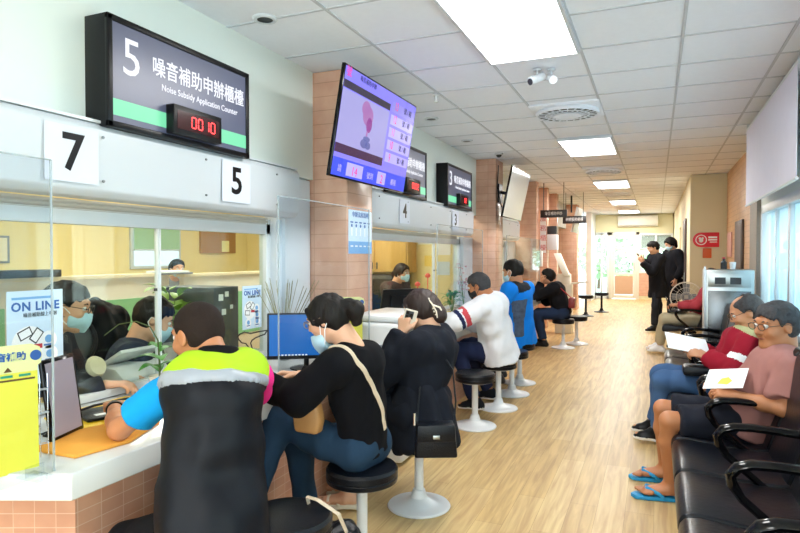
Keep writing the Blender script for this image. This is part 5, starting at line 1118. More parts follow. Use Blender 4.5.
mb = MB(); mb.box((.71, 11.08, 1.40), (.84, 11.098, 1.56)); tag(mb.build('orange_tag', mat('orange_plate', '#d8642c', .5), None, base=(.77, 11.09, 1.40), bevel=.003), 'small orange plate under the red wall sign', 'sign')
t = thing('framed_picture', 'dark framed notice on the tan tiled wall beyond the window', 'picture', (1.05, 9.3, 1.25)); mb = MB(); mb.box((1.03, 9.0, 1.22), (1.06, 9.75, 1.92)); mb.build('frame', mat('dark_frame', '#43342c', .4), t, bevel=.004); mb = MB(); mb.box((1.026, 9.06, 1.28), (1.03, 9.69, 1.86)); mb.build('print', mat('dull_brown_print', '#6f665f', .5), t)
t = thing('framed_picture', 'pale pink framed notice between the dark frame and the beige wall', 'picture', (1.05, 10.6, 1.4)); mb = MB(); mb.box((1.04, 10.3, 1.42), (1.06, 10.8, 1.80)); mb.build('frame', mat('pink_print', '#d8a79a', .6), t, bevel=.003)
t = thing('electric_fan', 'round electric fan behind the seated person in beige trousers', 'fan', (.52, 10.6, 0)); c = Vector((.45, 10.6, .78))
R = Matrix.Rotation(PI / 2, 3, 'X') @ Matrix.Identity(3); mb = MB(); 
for rr, oy in ((.24, 0), (.23, .05), (.23, -.05), (.15, -.07), (.08, -.075)): mb.tube([c + Vector((rr * math.cos(a), oy, rr * math.sin(a))) for a in [2 * PI * i / 32 for i in range(32)]], .004, 6, closed=True)
for i in range(24): a = 2 * PI * i / 24; u = Vector((math.cos(a), 0, math.sin(a))); mb.tube([c + u * .05 + Vector((0, -.075, 0)), c + u * .15 + Vector((0, -.07, 0)), c + u * .23 + Vector((0, -.05, 0)), c + u * .24], .0022, 4)
mb.build('guard', M_offwhite, t); mb = MB()
for i in range(4): a = PI / 2 * i; u = Vector((math.cos(a), 0, math.sin(a))); v_ = Vector((-math.sin(a), .35, math.cos(a))).normalized(); mb.obox(c + u * .12, u * .09, v_ * .05, u.cross(v_) * .002)
mb.build('blades', M_grey, t); mb = MB(); mb.tube([c + Vector((0, .03, 0)), c + Vector((0, .14, 0))], .05, 16); mb.tube([c + Vector((0, .09, 0)), (c.x, c.y + .09, .03)], .016); mb.lathe([(.18, 0), (.18, .02), (.03, .04)], (c.x, c.y + .09, 0), 28); mb.build('stand', M_offwhite, t)

# ================================================================== PEOPLE
def A(*v): return np.array(v, float)
def drape(o, T, pts, off=.004):
    """lay points on the surface of a garment of thing T"""
    b = root_base(T); out = []; P = [Vector(p) for p in pts]; Q = []
    for i in range(len(P) - 1): Q += [P[i].lerp(P[i + 1], k_ / 5) for k_ in range(5)]
    for p in Q + [P[-1]]:
        ok, loc, nor, _i = o.closest_point_on_mesh(p - b)
        out.append(loc + nor * off + b)
    return out
def child(T, name): return [c for c in T.children if c.name.split('.')[0] == name][0]
def strap(name, pts, w, th, m, parent, wide=(0, 0, 1)):
    mb = MB(); mb.tube(pts, th, 8, flat=(wide, w)); return mb.build(name, m, parent)

# --- man in the vest
vf = U(A(-.88, .47, 0)); vl = A(-vf[1], vf[0], 0)
neckV = A(-1.455, 1.735, 1.055); pelV = A(-1.36, 1.60, .575)
vs = U(neckV - pelV)
man = person('person', 'man in black vest with neon yellow shoulders, cropped hair, leaning on the near counter', pelV, neckV, A(-1.575, 1.765, 1.150), (-.95, .14, -.25), vf,
    hands={'L': dict(w=A(-2.00, 1.76, .835), el=A(-1.795, 1.60, .815), d=A(-.75, .6, -.05), n=A(0, 0, -1), curl=.35), 'R': dict(w=A(-1.86, 2.11, .82), el=A(-1.615, 2.16, .83), d=A(-.9, -.2, 0), n=A(0, 0, -1), curl=.4)},
    sh={'L': A(-1.535, 1.61, .995), 'R': A(-1.385, 1.87, .99)},
    knees={'L': A(-1.67, 1.52, .45), 'R': A(-1.72, 1.80, .54)}, ankles={'L': A(-1.60, 1.36, .10), 'R': A(-1.68, 1.80, .10)},
    look=dict(skin=M_skin2, hair='buzz', hairm=M_buzz, vox=.0065, shirt=M_black, sleeve=.64, trousers=cloth('black_trousers', '#101014'), shoes=M_black, girth=.86, hs=1.0, folds=.010, sleevem={'L': cloth('cyan_sleeve', '#1497dc', bump=.2), 'R': cloth('hot_pink_sleeve', '#f0308c', bump=.2)}, shirt_name='polo_shirt', eyes=True, loose=-.004, seedn=2))
sh_ = man['sh']; shm = (sh_['L'] + sh_['R']) / 2; mid = pelV + (neckV - pelV) * .45; chv = pelV + (neckV - pelV) * .76
def vest_piece(name, e, lo, hi, m):
    C_ = Sdf(); C_.cap(pelV - vs * .10, mid, .140 + e, .126 + e, k=.04, w=vl, st=1.20, fa=True); C_.cap(mid, chv, .126 + e, .138 + e, k=.04, w=vl, st=1.12)
    C_.cap(sh_['L'] * .66 + shm * .34, sh_['R'] * .66 + shm * .34, .064 + e, k=.06); C_.cap(shm, neckV + vs * .01, .092 + e, .080 + e, k=.05, fb=True)
    if lo is not None: C_.plane(shm + vs * lo, -vs)
    if hi is not None: C_.plane(shm + vs * hi, vs)
    sdf_obj(name, C_, .0065, m, man['T'], folds=.030, fscale=5.5, seed=5, fdir=(1, 1, .8))
vest_piece('vest', 0, None, None, cloth('black_vest', '#0e1017', rough=.5, bump=.6, bump_s=7))
vest_piece('neon_yoke', .008, .008, None, mat('neon_yellow_cloth', '#a9cf0a', .8, bump=.2, bump_s=20))
vest_piece('reflective_band', .011, -.018, .008, mat('silver_reflective_band', '#9a9fa8', .35))
c = Sdf(); c.cap(neckV - vs * .01, neckV + vs * .055, .085, .070, k=.01, fb=True); c.sub(neckV + vs * .09, (.057, .057, .06), None, .004); sdf_obj('collar', c, .006, cloth('black_collar', '#0c0c10'), man['T'], folds=.004)
mb = MB(); e_, w_ = man['arms']['L'][1], man['arms']['L'][2]; d_ = U(w_ - e_); p_ = w_ - d_ * .02; x_ = Vector(d_); R_ = x_.to_track_quat('Z', 'Y').to_matrix(); mb.lathe([(.028, -.008), (.034, -.008), (.034, .008), (.028, .008)], p_, 24, 0, R_, cap=False); mb.build('wrist_band', M_black, man['T'])

# --- woman in the black sweater
wf = U(A(-.98, .12, 0)); pelW = A(-1.27, 2.53, .565); neckW = A(-1.27, 2.43, 1.035)
w1 = person('person', 'woman in black sweater and blue jeans with ponytail, using a phone at the near counter', pelW, neckW, A(-1.385, 2.40, 1.155), (-.90, -.10, -.34), wf,
    hands={'L': dict(w=A(-1.63, 2.25, .865), el=A(-1.42, 2.19, .83), d=A(-.85, .25, .35), n=A(.1, .8, -.1), curl=.75, thumb=.8), 'R': dict(w=A(-1.60, 2.50, .86), el=A(-1.42, 2.60, .82), d=A(-.85, -.5, .12), n=A(0, -.3, -1), curl=.6)},
    sh={'L': A(-1.29, 2.27, .965), 'R': A(-1.27, 2.58, .965)},
    knees={'L': A(-1.66, 2.43, .645), 'R': A(-1.66, 2.58, .52)}, ankles={'L': A(-1.70, 2.24, .33), 'R': A(-1.62, 2.60, .105)}, toes={'L': A(-.55, -.35, -.75), 'R': A(-1, 0, 0)},
    look=dict(skin=M_skin3, hair='ponytail', hairm=M_hair, vox=.0062, shirt=cloth('black_sweater', '#0b0b10', rough=.95, bump=.3), sleeve=1, trousers=cloth('blue_jeans', '#23394f', noise_s=6, noise_a=.35), shoes=cloth('dark_shoe', '#15151a'), girth=.82, sw=.165, hs=.89, folds=.016, mask=M_mask, mask_drop=.045, glasses=mat('thin_gold_frame', '#8c7a66', .3, .6), hem=.04, loose=.006, arm=.93, seedn=7))
bpy.context.view_layer.update()
strap('bag_strap', drape(child(w1['T'], 'shirt'), w1['T'], [(-1.31, 2.30, 1.02), (-1.25, 2.31, 1.03), (-1.19, 2.34, .98), (-1.15, 2.41, .88), (-1.12, 2.48, .76), (-1.10, 2.54, .64)]), .011, .004, mat('cream_strap', '#cdb9a0', .6), w1['T'], (.3, .5, .5))
t = thing('phone', 'phone with a pink edge held by the woman in black', 'phone', w1['arms']['L'][2] + A(-.08, 0, 0)); M = frameM(Vector(w1['arms']['L'][2]) + Vector((-.085, .035, .035)), (-.35, .94, 0), (-.75, -.25, .62)); mb = MB(); flat(mb, M, -.037, -.078, .037, .078, .008); mb.build('case', mat('pink_case', '#e0558c', .4), t, bevel=.003); mb = MB(); flat(mb, M, -.033, -.073, .033, .073, .0008, z=.008); mb.build('screen', mat('phone_screen', '#9fb2c8', .1, emit=.3), t)
t = thing('shoulder_bag', 'tan leather bag at the waist of the woman in black', 'bag', (-1.42, 2.33, .68)); mb = MB(); mb.prism([(-.055, -.075), (.06, -.085), (.075, -.02), (.05, .085), (-.045, .09), (-.065, .0)], -.03, .03, 0, lambda a, b, c: (-1.43 + a * .9, 2.30 + c + a * .2, .735 + b)); mb.build('body', mat('tan_leather', '#b98652', .45), t, bevel=.015, seg=3); mb = MB(); mb.tube([(-1.44, 2.29, .82), (-1.40, 2.27, .90), (-1.33, 2.26, .97)], .004, 8, flat=((1, 0, 0), .010)); mb.build('strap', mat('tan_leather', '', .5), t)

# --- woman on the phone
w2f = U(A(-.95, .1, 0)); pel2 = A(-1.25, 3.21, .565); neck2 = A(-1.20, 3.30, 1.00)
w2 = person('person', 'woman in dark hooded jacket with clipped up hair, holding a phone to her ear', pel2, neck2, A(-1.285, 3.32, 1.125), (-.95, .12, -.15), w2f,
    hands={'L': dict(w=A(-1.335, 3.165, 1.00), el=A(-1.44, 3.08, .76), d=A(.12, .14, .98), n=A(.1, .98, -.1), curl=.85, thumb=.9), 'R': dict(w=A(-1.62, 3.30, .80), d=A(-.9, 0, 0), n=A(0, 0, -1), curl=.5)},
    sh={'L': A(-1.22, 3.13, .93), 'R': A(-1.20, 3.46, .93)},
    knees={'L': A(-1.64, 3.12, .56), 'R': A(-1.66, 3.32, .56)}, ankles={'L': A(-1.60, 3.00, .10), 'R': A(-1.72, 3.16, .10)}, toes={'L': A(-1, -.25, 0), 'R': A(-1, -.25, 0)},
    look=dict(skin=M_skin3, hair='bun', hairm=M_hairbrown, vox=.0065, shirt=cloth('charcoal_jacket', '#171a23', rough=.9, bump=.4), sleeve=1, trousers=cloth('charcoal_jacket', ''), shoes=None, bare_feet=True, girth=.95, sw=.17, hs=.95, folds=.024, hem=.06, loose=.012, arm=.93, seedn=11, hood=True, shirt_name='hooded_jacket'))
# long skirt of the coat falling over the stool
C_ = Sdf(); C_.cap(A(-1.235, 3.22, .60), A(-1.20, 3.19, .36), .155, .175, k=.03, w=A(0, 1, 0), st=1.1, fb=True); C_.cap(A(-1.30, 3.22, .60), A(-1.62, 3.18, .55), .12, .11, k=.05, w=A(0, 1, 0), st=1.3); C_.cap(A(-1.62, 3.16, .55), A(-1.60, 3.10, .36), .10, .07, k=.04, w=A(0, 1, 0), st=1.2, fb=True); C_.cap(A(-1.3, 3.2, .52), A(-1.5, 3.14, .40), .10, .09, k=.05, w=A(0, 1, 0), st=1.3)
sdf_obj('coat_skirt', C_, .0075, cloth('charcoal_jacket', ''), w2['T'], folds=.03, fscale=8, seed=3, fdir=(1.5, 1.5, .3))
for sd_ in ('L', 'R'):
    hp, kn, an, to = w2['leg'][sd_]; mb = MB(); b_ = Vector((an[0], an[1], 0)); tv = Vector(to); lt = Vector((-tv.y, tv.x, 0))
    mb.prism([(-.07, -.030), (.02, -.036), (.12, -.045), (.19, -.035), (.20, 0), (.18, .036), (.10, .042), (.02, .034), (-.07, .03)], .004, .030, 0, lambda a, b, c: tuple(b_ + tv * a + lt * b + Vector((0, 0, c + (.0 if a > .05 else .012))))); 
    for a_ in (.05, .11): mb.tube([b_ + tv * a_ + lt * .04 * math.cos(q) + Vector((0, 0, .03 + .048 * math.sin(q))) for q in [PI * i / 8 for i in range(9)]], .004, 6, flat=(tv, .012))
    mb.build('sandal', mat('cream_sandal', '#e6dcc8', .5), w2['T'], bevel=.004)
mb = MB(); H2 = w2['H']
for i in range(7): mb.ball(H2(-.095 - .006 * i, .050 - .002 * i, .060 - .020 * i), .0075, 0, 10)
mb.tube([H2(-.085, .050, .07), H2(-.115, .055, .03), H2(-.135, .050, -.02), H2(-.135, .045, -.06)], .0045, 8); mb.tube([H2(-.12, .055, .02), H2(-.155, .035, .0), H2(-.160, .02, -.03)], .005, 8); mb.build('hair_claw', mat('pearl_clip', '#eee0cc', .3), w2['T'])
t = thing('phone', 'cream phone with dark triple camera at the ear of the woman in the hooded jacket', 'phone', (-1.30, 3.21, 1.05)); M = frameM((-1.305, 3.185, 1.065), (.88, .42, -.25), (.28, -.05, .95)); mb = MB(); flat(mb, M, -.037, -.076, .037, .076, .009); mb.build('case', mat('cream_case', '#e2d8c6', .35), t, bevel=.003); mb = MB(); flat(mb, M, -.030, .022, .016, .068, .003, z=.009); mb.build('camera_plate', M_dark, t, bevel=.002); mb = MB(); [disc(mb, M, a, b, .0085, .012, .002) for a, b in ((-.019, .056), (-.019, .034), (.004, .045))]; mb.build('lens', M_blackgloss, t)
# handbag hanging at her side
t = thing('handbag', 'black leather handbag hanging beside the woman on the phone', 'bag', (-1.06, 3.14, .36)); bx = Vector((.90, .42, 0)).normalized(); by = Vector((-.42, .90, 0)).normalized(); c = Vector((-1.085, 3.03, .455))
mb = MB(); mb.prism([(-.115, -.085), (.115, -.085), (.10, .085), (-.10, .085)], -.05, .05, 0, lambda a, b, d: tuple(c + bx * a + by * d + Vector((0, 0, b)))); mb.build('body', M_leather, t, bevel=.012, seg=3)
mb = MB(); mb.prism([(-.105, 0), (.105, 0), (.10, .09), (-.10, .09)], -.056, .052, 0, lambda a, b, d: tuple(c + bx * a + by * d + Vector((0, 0, b + .002)))); mb.build('flap', M_leather, t, bevel=.008); mb = MB(); mb.obox(c - by * .059 + Vector((0, 0, .03)), bx * .018, Vector((0, 0, .010)), by * .003); mb.build('clasp', M_steel, t, bevel=.002)
mb = MB(); mb.tube([c - bx * .10 + Vector((0, 0, .08)), c - bx * .11 + Vector((0, .06, .22)), Vector((-1.20, 3.12, .80)), Vector((-1.235, 3.13, .985)), Vector((-1.18, 3.22, .99)), Vector((-1.05, 3.22, .80)), c + bx * .10 + Vector((0, .03, .20)), c + bx * .10 + Vector((0, 0, .08))], .005, 8); mb.build('strap', M_leather, t)
mb = MB(); mb.tube([c - bx * .105 + Vector((0, -.02, .085)), c - bx * .105 + Vector((0, -.02, .15))], .008, 8); mb.build('strap_clip', M_chrome, t)

# --- masked man in white
p4 = A(-1.36, 5.56, .57); n4 = A(-1.41, 5.41, 1.05); f4 = U(A(-.93, -.12, 0))
def whitem(c):
    # red and navy bands round the near sleeve
    t_ = (c - s4a) @ s4d; near = np.linalg.norm((c - s4a) - np.outer(t_, s4d), axis=1) < .10; r = np.zeros(len(c), int)
    r[near & (t_ > .17) & (t_ < .225)] = 1; r[near & (t_ >= .238) & (t_ < .275)] = 2; return r
s4a = A(-1.44, 5.25, .985); e4 = A(-1.63, 5.08, .86); s4d = U(e4 - s4a)
m4 = person('person', 'grey haired man in white shirt and black mask seated at the counter', p4, n4, A(-1.50, 5.36, 1.165), (-.93, .0, -.35), f4,
    hands={'L': dict(w=A(-1.84, 5.22, .83), el=e4, d=A(-.9, .3, -.1), n=A(0, 0, -1), curl=.5), 'R': dict(w=A(-1.82, 5.50, .82), d=A(-.9, -.2, 0), n=A(0, 0, -1))}, sh={'L': s4a, 'R': A(-1.38, 5.60, .99)},
    knees={'L': A(-1.70, 5.36, .55), 'R': A(-1.70, 5.62, .55)}, ankles={'L': A(-1.52, 5.36, .10), 'R': A(-1.50, 5.80, .10)},
    look=dict(skin=M_skin2, hair='short', hairm=M_hairgrey, vox=.009, shirt=cloth('white_shirt', '#e9e9ee', bump=.3), shirt_mats=[M_red, cloth('navy_band', '#232a52')], matfn=whitem, sleeve=1, trousers=cloth('navy_trousers', '#1b2340'), shoes=[cloth('black_shoe', '#1b1d22'), M_paper], girth=1.12, hs=.95, folds=.022, mask=M_maskblack, hem=.09, loose=.018, flare=.030, seedn=4))

# --- man in the blue jacket
p5 = A(-1.40, 6.76, .57); n5 = A(-1.42, 6.66, 1.12); f5 = U(A(-.9, .3, 0)); sp5 = U(n5 - p5)
def bluem(c):
    h = (c - n5) @ sp5; b = (c - n5) @ A(-f5[1], f5[0], 0); fw_ = (c - n5) @ f5; r = np.zeros(len(c), int); r[(h < -.14) & (b > .02) & (b < .17) & (fw_ < -.02) & (h > -.55)] = 1; r[(h > -.06)] = 2; r[(h > -.06) & (np.abs(b) > .13)] = 0; return r
m5 = person('person', 'man in bright blue jacket with black hair seated beyond the man in white', p5, n5, A(-1.47, 6.66, 1.265), (-.85, .25, -.2), f5,
    hands={'L': dict(w=A(-1.80, 6.62, .84), d=A(-.9, .3, 0), n=A(0, 0, -1)), 'R': dict(w=A(-1.78, 6.98, .84), d=A(-.9, 0, 0), n=A(0, 0, -1))},
    knees={'L': A(-1.72, 6.62, .53), 'R': A(-1.72, 6.86, .53)}, ankles={'L': A(-1.60, 6.55, .10), 'R': A(-1.66, 6.90, .10)},
    look=dict(skin=M_skin, hair='short', hairm=M_hair, vox=.010, shirt=cloth('bright_blue_jacket', '#1483ea', bump=.3), shirt_mats=[mat('patterned_grey_panel', '#4c5a72', .8, noise_s=26, noise_a=.7), cloth('dark_collar', '#20242c')], matfn=bluem, sleeve=1, trousers=cloth('dark_trousers', '#23252c'), shoes=M_dark, girth=1.0, folds=.016, mask=M_mask, hem=.13, loose=.014, flare=.022, seedn=6, hs=1.05))
# --- far person leaning at the counter
p6 = A(-1.34, 9.58, .57); n6 = A(-1.46, 9.55, .99)
m6 = person('person', 'person in black jacket leaning elbows on the far counter, red bag on the hip', p6, n6, A(-1.56, 9.55, 1.115), (-.95, -.2, -.1), U(A(-.98, -.1, 0)),
    hands={'L': dict(w=A(-1.64, 9.44, 1.02), el=A(-1.72, 9.36, .80), d=A(.1, .3, .95), n=A(.6, .5, 0), curl=.8), 'R': dict(w=A(-1.78, 9.70, .83), d=A(-.6, -.6, 0), n=A(0, 0, -1))},
    knees={'L': A(-1.70, 9.42, .52), 'R': A(-1.72, 9.66, .52)}, ankles={'L': A(-1.60, 9.45, .10), 'R': A(-1.66, 9.72, .10)},
    look=dict(skin=M_skin, hair='bob', hairm=M_hair, vox=.011, shirt=cloth('black_jacket', '#15151a'), sleeve=1, trousers=cloth('dark_jeans', '#22304a'), shoes=M_black, girth=1.05, folds=.018, hem=.05, loose=.014, seedn=8, hs=.97))
t = thing('hip_bag', 'small red bag hanging behind the person in the black jacket', 'bag', (-1.17, 9.50, .66)); mb = MB(); mb.box((-1.22, 9.38, .64), (-1.13, 9.58, .80)); mb.build('body', mat('dark_red_leather', '#7d2a2c', .4), t, bevel=.02); strap('strap', [(-1.17, 9.40, .79), (-1.30, 9.34, .92), (-1.42, 9.38, 1.02)], .008, .003, M_red, t)

# --- seated man in the pink shirt
pr = A(.45, 3.86, .54); nr = A(.655, 3.82, .925)
r1 = person('person', 'grey haired man in dusty pink shirt and dark shorts, wearing glasses and blue flip flops', pr, nr, A(.605, 3.80, 1.065), (-.86, -.50, -.10), U(A(-1, -.06, 0)),
    hands={'L': dict(w=A(.40, 3.64, .70), el=A(.60, 3.56, .665), d=A(-.92, .1, .1), n=A(.1, .5, -.8), curl=.7, thumb=.8), 'R': dict(w=A(.36, 3.86, .72), d=A(-.8, -.5, .1), n=A(0, -.4, -.8), curl=.6)}, sh={'L': A(.650, 3.635, .855), 'R': A(.665, 3.99, .855)},
    knees={'L': A(.075, 3.68, .52), 'R': A(.045, 3.96, .52)}, ankles={'L': A(.085, 3.86, .10), 'R': A(.06, 4.16, .10)}, toes={'L': A(-1, -.12, 0), 'R': A(-1, -.05, 0)},
    look=dict(skin=M_skin2, hair='short', hair_t=.008, hairm=M_hairgrey, vox=.0075, shirt=cloth('dusty_pink_shirt', '#a5736c', bump=.3), sleeve=.78, trousers=cloth('dark_shorts', '#20222c'), short=True, shoes=None, bare_feet=True, girth=.98, sw=.19, hs=1.06, folds=.018, hem=.05, flare=.02, loose=.012, glasses=mat('dark_gold_frame', '#54463a', .3, .5), seedn=9))
for sd_ in ('L', 'R'):
    hp, kn, an, to = r1['leg'][sd_]; mb = MB(); b_ = Vector((an[0], an[1], 0)); tv = Vector(to); lt = Vector((-tv.y, tv.x, 0))
    mb.prism([(-.06, -.032), (.05, -.036), (.13, -.048), (.19, -.04), (.215, 0), (.19, .04), (.12, .045), (.04, .034), (-.06, .03)], .003, .024, 0, lambda a, b, c: tuple(b_ + tv * a + lt * b + Vector((0, 0, c))))
    for s_ in (1, -1): mb.tube([b_ + tv * .155 + Vector((0, 0, .03)), b_ + tv * .13 + lt * .02 * s_ + Vector((0, 0, .07)), b_ + tv * .06 + lt * .045 * s_ + Vector((0, 0, .045)), b_ + tv * .03 + lt * .038 * s_ + Vector((0, 0, .02))], .004, 6, flat=((0, 0, 1), .013))
    mb.build('flip_flop', mat('bright_blue_rubber', '#1d94cc', .5), r1['T'], bevel=.005)
def held_card(name, label, c, X, Y, w, h, spot=None):
    t = thing(name, label, 'paper', c); M = frameM(c, X, Y); mb = MB(); flat(mb, M, -w / 2, -h / 2, w / 2, h / 2, .002); mb.build('sheet', M_paper, t)
    if spot: mb = MB(); mb.prism([(-.035, -.02), (.02, -.028), (.04, 0), (.015, .028), (-.02, .018)], .002, .0035, 0, lambda a, b, d: tuple(M @ Vector((a + spot[0], b + spot[1], d)))); mb.build('yellow_print', mat('bright_yellow_card', '', .5), t)
held_card('folded_leaflet', 'white leaflet with yellow print in the hand of the man in the pink shirt', (.355, 3.70, .775), (.85, -.45, .18), (.28, .70, .55), .21, .15, (0, -.02))
# --- seated man in the red jacket
p7 = A(.45, 4.88, .54); n7 = A(.60, 4.88, .90); sp7 = U(n7 - p7)
s7a = A(.595, 4.70, .835); e7 = A(.49, 4.60, .66); d7 = U(e7 - s7a)
def redm(c):
    t_ = (c - s7a) @ d7; near = np.linalg.norm((c - s7a) - np.outer(t_, d7), axis=1) < .09; r = np.zeros(len(c), int); r[near & (t_ > .12) & (t_ < .17)] = 1
    h = (c - n7) @ sp7; r[(h > .005)] = 2; return r
r2 = person('person', 'balding man in dark red jacket with white stripe and blue jeans, reading a paper', p7, n7, A(.590, 4.86, 1.045), (-.90, -.08, -.42), U(A(-1, .05, 0)),
    hands={'L': dict(w=A(.33, 4.72, .74), el=e7, d=A(-.9, .3, .15), n=A(.2, .5, -.8), curl=.7, thumb=.8), 'R': dict(w=A(.32, 4.96, .76), d=A(-.9, -.2, .1), n=A(0, -.4, -.8), curl=.6)}, sh={'L': s7a, 'R': A(.60, 5.06, .835)},
    knees={'L': A(.06, 4.86, .52), 'R': A(.05, 5.08, .52)}, ankles={'L': A(.02, 4.98, .10), 'R': A(-.0, 5.20, .10)},
    look=dict(skin=M_skin, hair='bald_top', hairm=M_hairgrey, vox=.0085, shirt=cloth('dark_red_jacket', '#9c1d30', bump=.3), shirt_mats=[M_paper, cloth('olive_collar', '#b5b083')], matfn=redm, sleeve=1, trousers=cloth('mid_blue_jeans', '#46658f', noise_s=8, noise_a=.2), shoes=[M_black, M_paper], girth=.96, folds=.020, hem=.05, loose=.012, glasses=mat('dark_gold_frame', '', .3), seedn=10))
held_card('paper_sheet', 'white sheet of paper held by the man in the red jacket', (.215, 4.86, .80), (-.10, .85, .42), (-.92, -.10, .22), .21, .29)
t = thing('black_pouch', 'black pouch on the lap of the man in the red jacket', 'bag', (.27, 4.72, .60)); mb = MB(); mb.box((.18, 4.64, .60), (.38, 4.80, .67)); mb.build('body', M_leather, t, bevel=.02); mb = MB(); mb.tube([(.2, 4.72, .675), (.36, 4.72, .675)], .003, 6); mb.build('zip', M_grey, t)
# --- far seated person
p8 = A(.56, 9.60, .54); n8 = A(.73, 9.60, 1.0)
person('person', 'person in pale red top and beige trousers seated beyond the stainless dispenser', p8, n8, A(.73, 9.58, 1.13), (-.95, -.1, -.35), U(A(-1, 0, 0)),
    hands={'L': dict(w=A(.30, 9.5, .72), d=A(-.8, .2, 0), n=A(0, 0, -1)), 'R': dict(w=A(.30, 9.72, .72), d=A(-.8, -.2, 0), n=A(0, 0, -1))},
    knees={'L': A(.12, 9.50, .52), 'R': A(.12, 9.72, .52)}, ankles={'L': A(.06, 9.6, .10), 'R': A(.04, 9.82, .10)},
    look=dict(skin=M_skin, hair='short', vox=.012, shirt=cloth('pale_red_top', '#b0404c'), sleeve=1, trousers=cloth('beige_trousers', '#b9b094'), shoes=M_paper, folds=.014, seedn=12))
t = thing('laptop', 'black device on the lap of the person in beige trousers', 'laptop', (.28, 9.6, .64)); mb = MB(); mb.obox((.30, 9.6, .645), (.12, 0, 0), (0, .16, 0), (0, 0, .010)); mb.build('keyboard_base', M_dark, t, bevel=.003); mb = MB(); mb.obox((.17, 9.6, .74), (.03, 0, -.09), (0, .16, 0), (.006, 0, .002)); mb.build('lid', M_black, t, bevel=.003)
# --- two standing men
pA = A(.03, 12.35, .93); nA = A(.0, 12.33, 1.45)
sA = person('person', 'standing young man in black coat looking down at a phone, nearer of the pair', pA, nA, A(-.05, 12.30, 1.585), (-.90, -.38, -.45), U(A(-.9, -.4, 0)),
    hands={'L': dict(w=A(-.24, 12.10, 1.32), el=A(-.06, 12.14, 1.14), d=A(-.5, .1, .7), n=A(.5, .6, .2), curl=.8), 'R': dict(w=A(-.22, 12.30, 1.34), el=A(-.02, 12.50, 1.16), d=A(-.5, -.2, .7), n=A(.5, -.6, .2), curl=.8)},
    knees={'L': A(.0, 12.24, .50), 'R': A(.04, 12.46, .50)}, ankles={'L': A(-.02, 12.22, .10), 'R': A(.05, 12.48, .10)}, toes={'L': A(-.9, -.4, 0), 'R': A(-.9, -.2, 0)},
    look=dict(skin=M_skin3, hair='short', vox=.012, shirt=cloth('black_coat', '#14151b'), sleeve=1, trousers=cloth('charcoal_jeans', '#23262e'), shoes=M_black, folds=.016, hem=.27, loose=.016, flare=.03, shirt_name='coat', seedn=13))
t = thing('phone', 'phone in the hands of the standing man in the black coat', 'phone', (-.30, 12.15, 1.41)); M = frameM((-.29, 12.17, 1.42), (-.4, .9, 0), (-.6, -.3, .75)); mb = MB(); flat(mb, M, -.037, -.075, .037, .075, .008); mb.build('case', M_dark, t, bevel=.003)
pB = A(.32, 12.95, .95); nB = A(.30, 12.92, 1.52)
person('person', 'taller person in black coat with white collar standing behind the man with the phone', pB, nB, A(.26, 12.90, 1.67), (-.80, -.5, -.5), U(A(-.8, -.5, 0)),
    knees={'L': A(.28, 12.84, .50), 'R': A(.36, 13.04, .50)}, ankles={'L': A(.26, 12.80, .10), 'R': A(.36, 13.04, .10)},
    look=dict(skin=M_skin3, hair='bob', vox=.012, shirt=cloth('black_coat', ''), sleeve=1, trousers=cloth('charcoal_jeans', ''), shoes=M_paper, folds=.016, hem=.25, loose=.02, flare=.03, collar=M_paper, mask=M_mask, shirt_name='coat', seedn=14))

# --- clerks behind the glass
def clerk(label, hx, hy, hz, hF, top, hair='short', hairm=M_hair, glasses=None, mask=M_mask, vox=.010, seedn=20, hs=1., hx2=.10, arms=True, skin=M_skin3):
    f = U(A(hF[0], hF[1], 0)); nk = A(hx, hy, hz) - f * hx2 - A(0, 0, .135); pl = A(nk[0] - f[0] * .12, nk[1] - f[1] * .12, nk[2] - .50); l_ = A(-f[1], f[0], 0); kf = A(1, 0, 0)
    hd = {'L': dict(w=nk + f * .30 + l_ * .12 - A(0, 0, .24), d=f, n=A(0, 0, -1)), 'R': dict(w=nk + f * .30 - l_ * .12 - A(0, 0, .24), d=f, n=A(0, 0, -1))}
    for h in hd.values(): h['w'][2] = max(h['w'][2], .81)
    return person('person', label, pl, nk, A(hx, hy, hz), hF, f, hands=hd, knees={'L': pl + f * .40 + l_ * .1, 'R': pl + f * .40 - l_ * .1}, ankles={'L': A(*(pl + f * .36 + l_ * .1)[:2], .10), 'R': A(*(pl + f * .36 - l_ * .1)[:2], .10)},
        look=dict(skin=skin, hair=hair, hairm=hairm, vox=vox, shirt=top, sleeve=1, trousers=cloth('dark_trousers', ''), shoes=M_black, glasses=glasses, mask=mask, seedn=seedn, hs=hs, loose=.008))
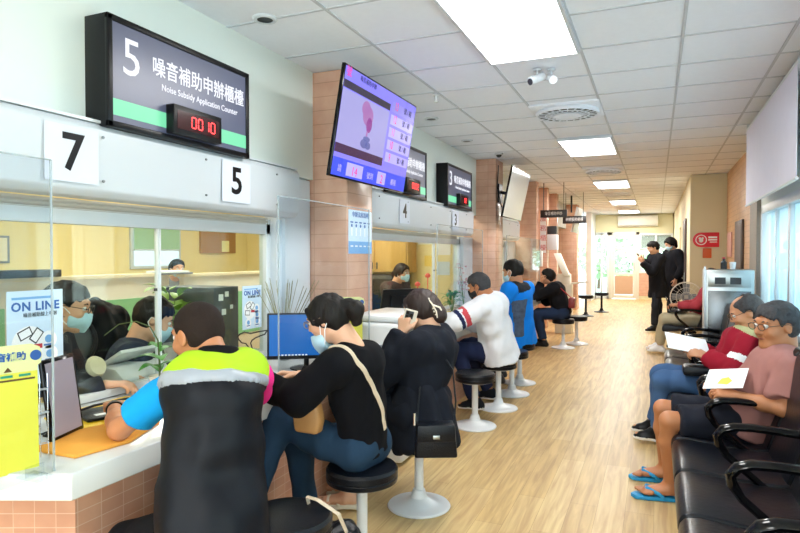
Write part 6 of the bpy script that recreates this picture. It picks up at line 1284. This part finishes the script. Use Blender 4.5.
clerk('clerk in glasses and pale mask behind the glass at the left edge', -2.70, 2.10, 1.19, (.80, .58, -.2), cloth('dark_top', '#2b2e38'), glasses=M_dark, seedn=21)
clerk('clerk with short black hair and mask behind the glass, beside the potted plant', -2.74, 2.70, 1.07, (.62, .62, -.40), cloth('navy_striped_top', '#2e3648'), seedn=22, hs=1.02)
clerk('clerk with tied back hair and mask seen through the middle window', -3.02, 7.15, 1.22, (.92, -.25, -.1), cloth('brown_top', '#4a3c3c'), hair='bun', hairm=M_hairbrown, vox=.011, seedn=23, hs=.95)
clerk('distant office worker, only the head showing over the partition, under the green blind', -5.5, 5.80, 1.27, (.9, -.4, 0), cloth('grey_top', '#8a8f96'), vox=.014, seedn=24)
t = thing('draped_jacket', 'black jacket draped over a chair behind the clerk in glasses', 'jacket', (-3.55, 2.95, 0)); C_ = Sdf(); C_.cap(A(-3.45, 2.72, 1.0), A(-3.45, 3.02, 1.02), .10, .09, k=.05); C_.cap(A(-3.45, 2.85, 1.0), A(-3.42, 2.87, .70), .14, .18, k=.06, w=A(0, 1, 0), st=1.3, fb=True); sdf_obj('jacket', C_, .012, cloth('black_fabric', '#1d2026'), t, folds=.06, fscale=8); mb = MB(); mb.box((-3.6, 2.65, .44), (-3.2, 3.1, .50)); mb.tube([(-3.42, 2.87, 0.02), (-3.42, 2.87, .72)], .03); mb.build('hanger', M_dark, t)
# bag on the floor by the empty stool
t = thing('tote_bag', 'black bag with white handle on the floor by the empty near stool', 'bag', (-1.20, 2.16, 0)); C_ = Sdf(); C_.cap(A(-1.19, 2.14, .07), A(-1.19, 2.14, .30), .085, .075, k=.02, w=A(1, 0, 0), st=1.35); C_.plane(A(0, 0, .004), A(0, 0, -1)); C_.plane(A(0, 0, .335), A(0, 0, 1)); sdf_obj('body', C_, .008, M_leather, t, folds=.02, fscale=14)
mb = MB(); mb.tube([(-1.26, 2.10, .31), (-1.27, 2.06, .42), (-1.26, 2.02, .495), (-1.20, 2.0, .50), (-1.13, 2.04, .44), (-1.12, 2.10, .33)], .004, 8, flat=((0, 1, 0), .012)); mb.build('handle', mat('cream_strap', '', .5), t)
